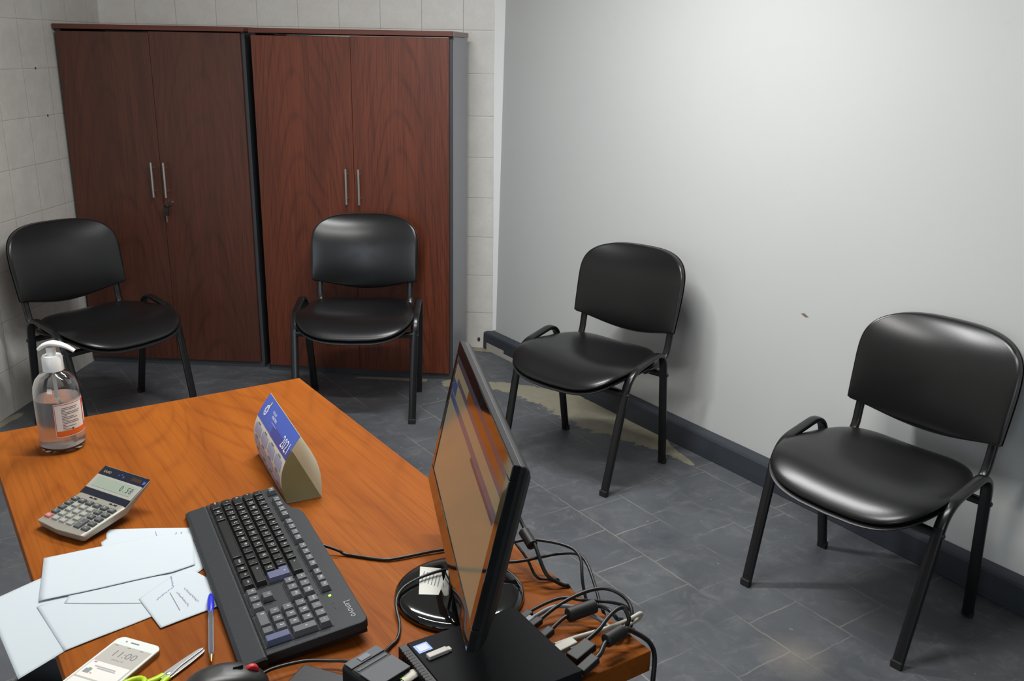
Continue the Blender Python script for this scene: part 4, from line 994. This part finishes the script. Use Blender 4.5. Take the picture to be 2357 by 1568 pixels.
cable([(-.4600, -3.340, .820), (-.4300, -3.375, .790), (-.4010, -3.418, .775), (-.3840, -3.440, .757), (-.350, -3.435, .735), (-.345, -3.44, .60)], .0022, m_cab, 'thin black cable running just beneath the ferrite cable right of the monitor')
bx = Vector((.0971, -.1083, 0))
cable([(-.4060, -3.5700, .765), (-.3878, -3.5430, .768), (-.3488, -3.5159, .772), (-.3151, -3.5183, .772), (-.2720, -3.5180, .770), (-.2480, -3.5300, .765), (-.2388, -3.5587, .755), (-.2300, -3.5800, .72), (-.225, -3.58, .60)], .0024, m_cab, 'black cable arching highest over the rear cables beyond the desk corner', plug=[((-.4070, -3.5690, .765), (-.3900, -3.5480, .768), .012, .008, m_matb)])
cable([(-.4000, -3.5780, .766), (-.3830, -3.5570, .768), (-.3607, -3.5400, .772), (-.3400, -3.5380, .774), (-.3184, -3.5400, .770), (-.2832, -3.5605, .762), (-.2560, -3.5950, .758), (-.22, -3.575, .735), (-.215, -3.56, .65)], .0030, m_cabg, 'thick grey network cable plugged into the mini computer', plug=[((-.3990, -3.5760, .766), (-.3870, -3.5610, .768), .010, .008, m_cabg)])
cable([(-.3920, -3.5850, .767), (-.3800, -3.5700, .768), (-.3500, -3.5380, .776), (-.3130, -3.5160, .785), (-.2820, -3.5100, .787), (-.2560, -3.5250, .780), (-.2430, -3.5600, .765), (-.2330, -3.5900, .735), (-.225, -3.59, .62)], .0028, m_cab, 'black cable leaving beside the grey cable and looping past the desk corner', plug=[((-.3930, -3.5870, .767), (-.3760, -3.5650, .768), .011, .009, m_matb)])
cable([(-.3720, -3.6030, .767), (-.3590, -3.5890, .772), (-.3400, -3.5680, .778), (-.3040, -3.5440, .780), (-.2830, -3.5440, .776), (-.2680, -3.5600, .770), (-.25, -3.54, .738), (-.245, -3.54, .62)], .0028, m_cab, 'black video cable with the largest ferrite core, behind the mini computer', ferr=((-.3390, -3.5680, .779), (-.3010, -3.5440, .781), .0098), plug=[((-.3740, -3.6060, .767), (-.3600, -3.5900, .771), .012, .010, m_matb)])
cable([(-.3500, -3.6200, .764), (-.3247, -3.6055, .766), (-.2839, -3.5871, .770), (-.2560, -3.5700, .776), (-.2380, -3.5530, .777), (-.2340, -3.5560, .765), (-.2500, -3.5800, .757), (-.222, -3.575, .738), (-.22, -3.57, .66)], .0030, m_cabw, 'ivory cable with a white plug looping by the desk corner', plug=[((-.3540, -3.6260, .763), (-.3290, -3.6070, .766), .015, .009, m_cabw)])
cable([(-.3260, -3.6360, .766), (-.3100, -3.6180, .772), (-.2835, -3.5753, .786), (-.2650, -3.5590, .790), (-.2560, -3.5680, .780), (-.2500, -3.5850, .764), (-.222, -3.577, .735), (-.22, -3.575, .62)], .0030, m_cab, 'black cable rising steeply beside the ivory plug', plug=[((-.3330, -3.6440, .765), (-.3080, -3.6170, .771), .020, .011, m_matb)])
cable([(-.3160, -3.6570, .764), (-.2980, -3.6390, .770), (-.2880, -3.6180, .776), (-.2660, -3.5950, .778), (-.2540, -3.5840, .772), (-.222, -3.580, .742), (-.2210, -3.5920, .68), (-.222, -3.60, .55)], .0034, m_cab, 'black cable with a ferrite core closest to the desk corner', near=True, ferr=((-.2890, -3.6170, .776), (-.2650, -3.5940, .778), .0092), plug=[((-.3220, -3.6640, .762), (-.3020, -3.6430, .769), .014, .010, m_matb)])

# ------------------------------------------------------------------ waste bin by the desk's left side (lower left corner)
e = tag(empty('waste_bin', (-1.338, -3.146, 0)), 'dark grey bin with a pale rim on the floor at the lower left', 'bin')
MB().lathe([(.070, 0), (.090, .28), (.092, .283), (.086, .283), (.068, .006), (.001, .006)], 40, cap=False).build('bin_body', plain('bin_grey', srgb(78, 80, 84), .5), e)
rim = [(.091 * math.cos(a), .091 * math.sin(a), .284) for a in [2 * PI * i / 40 for i in range(41)]]
MB().tube(rim, .0045, 8).build('liner_rim', plain('pale_liner', srgb(176, 180, 180), .5), e)
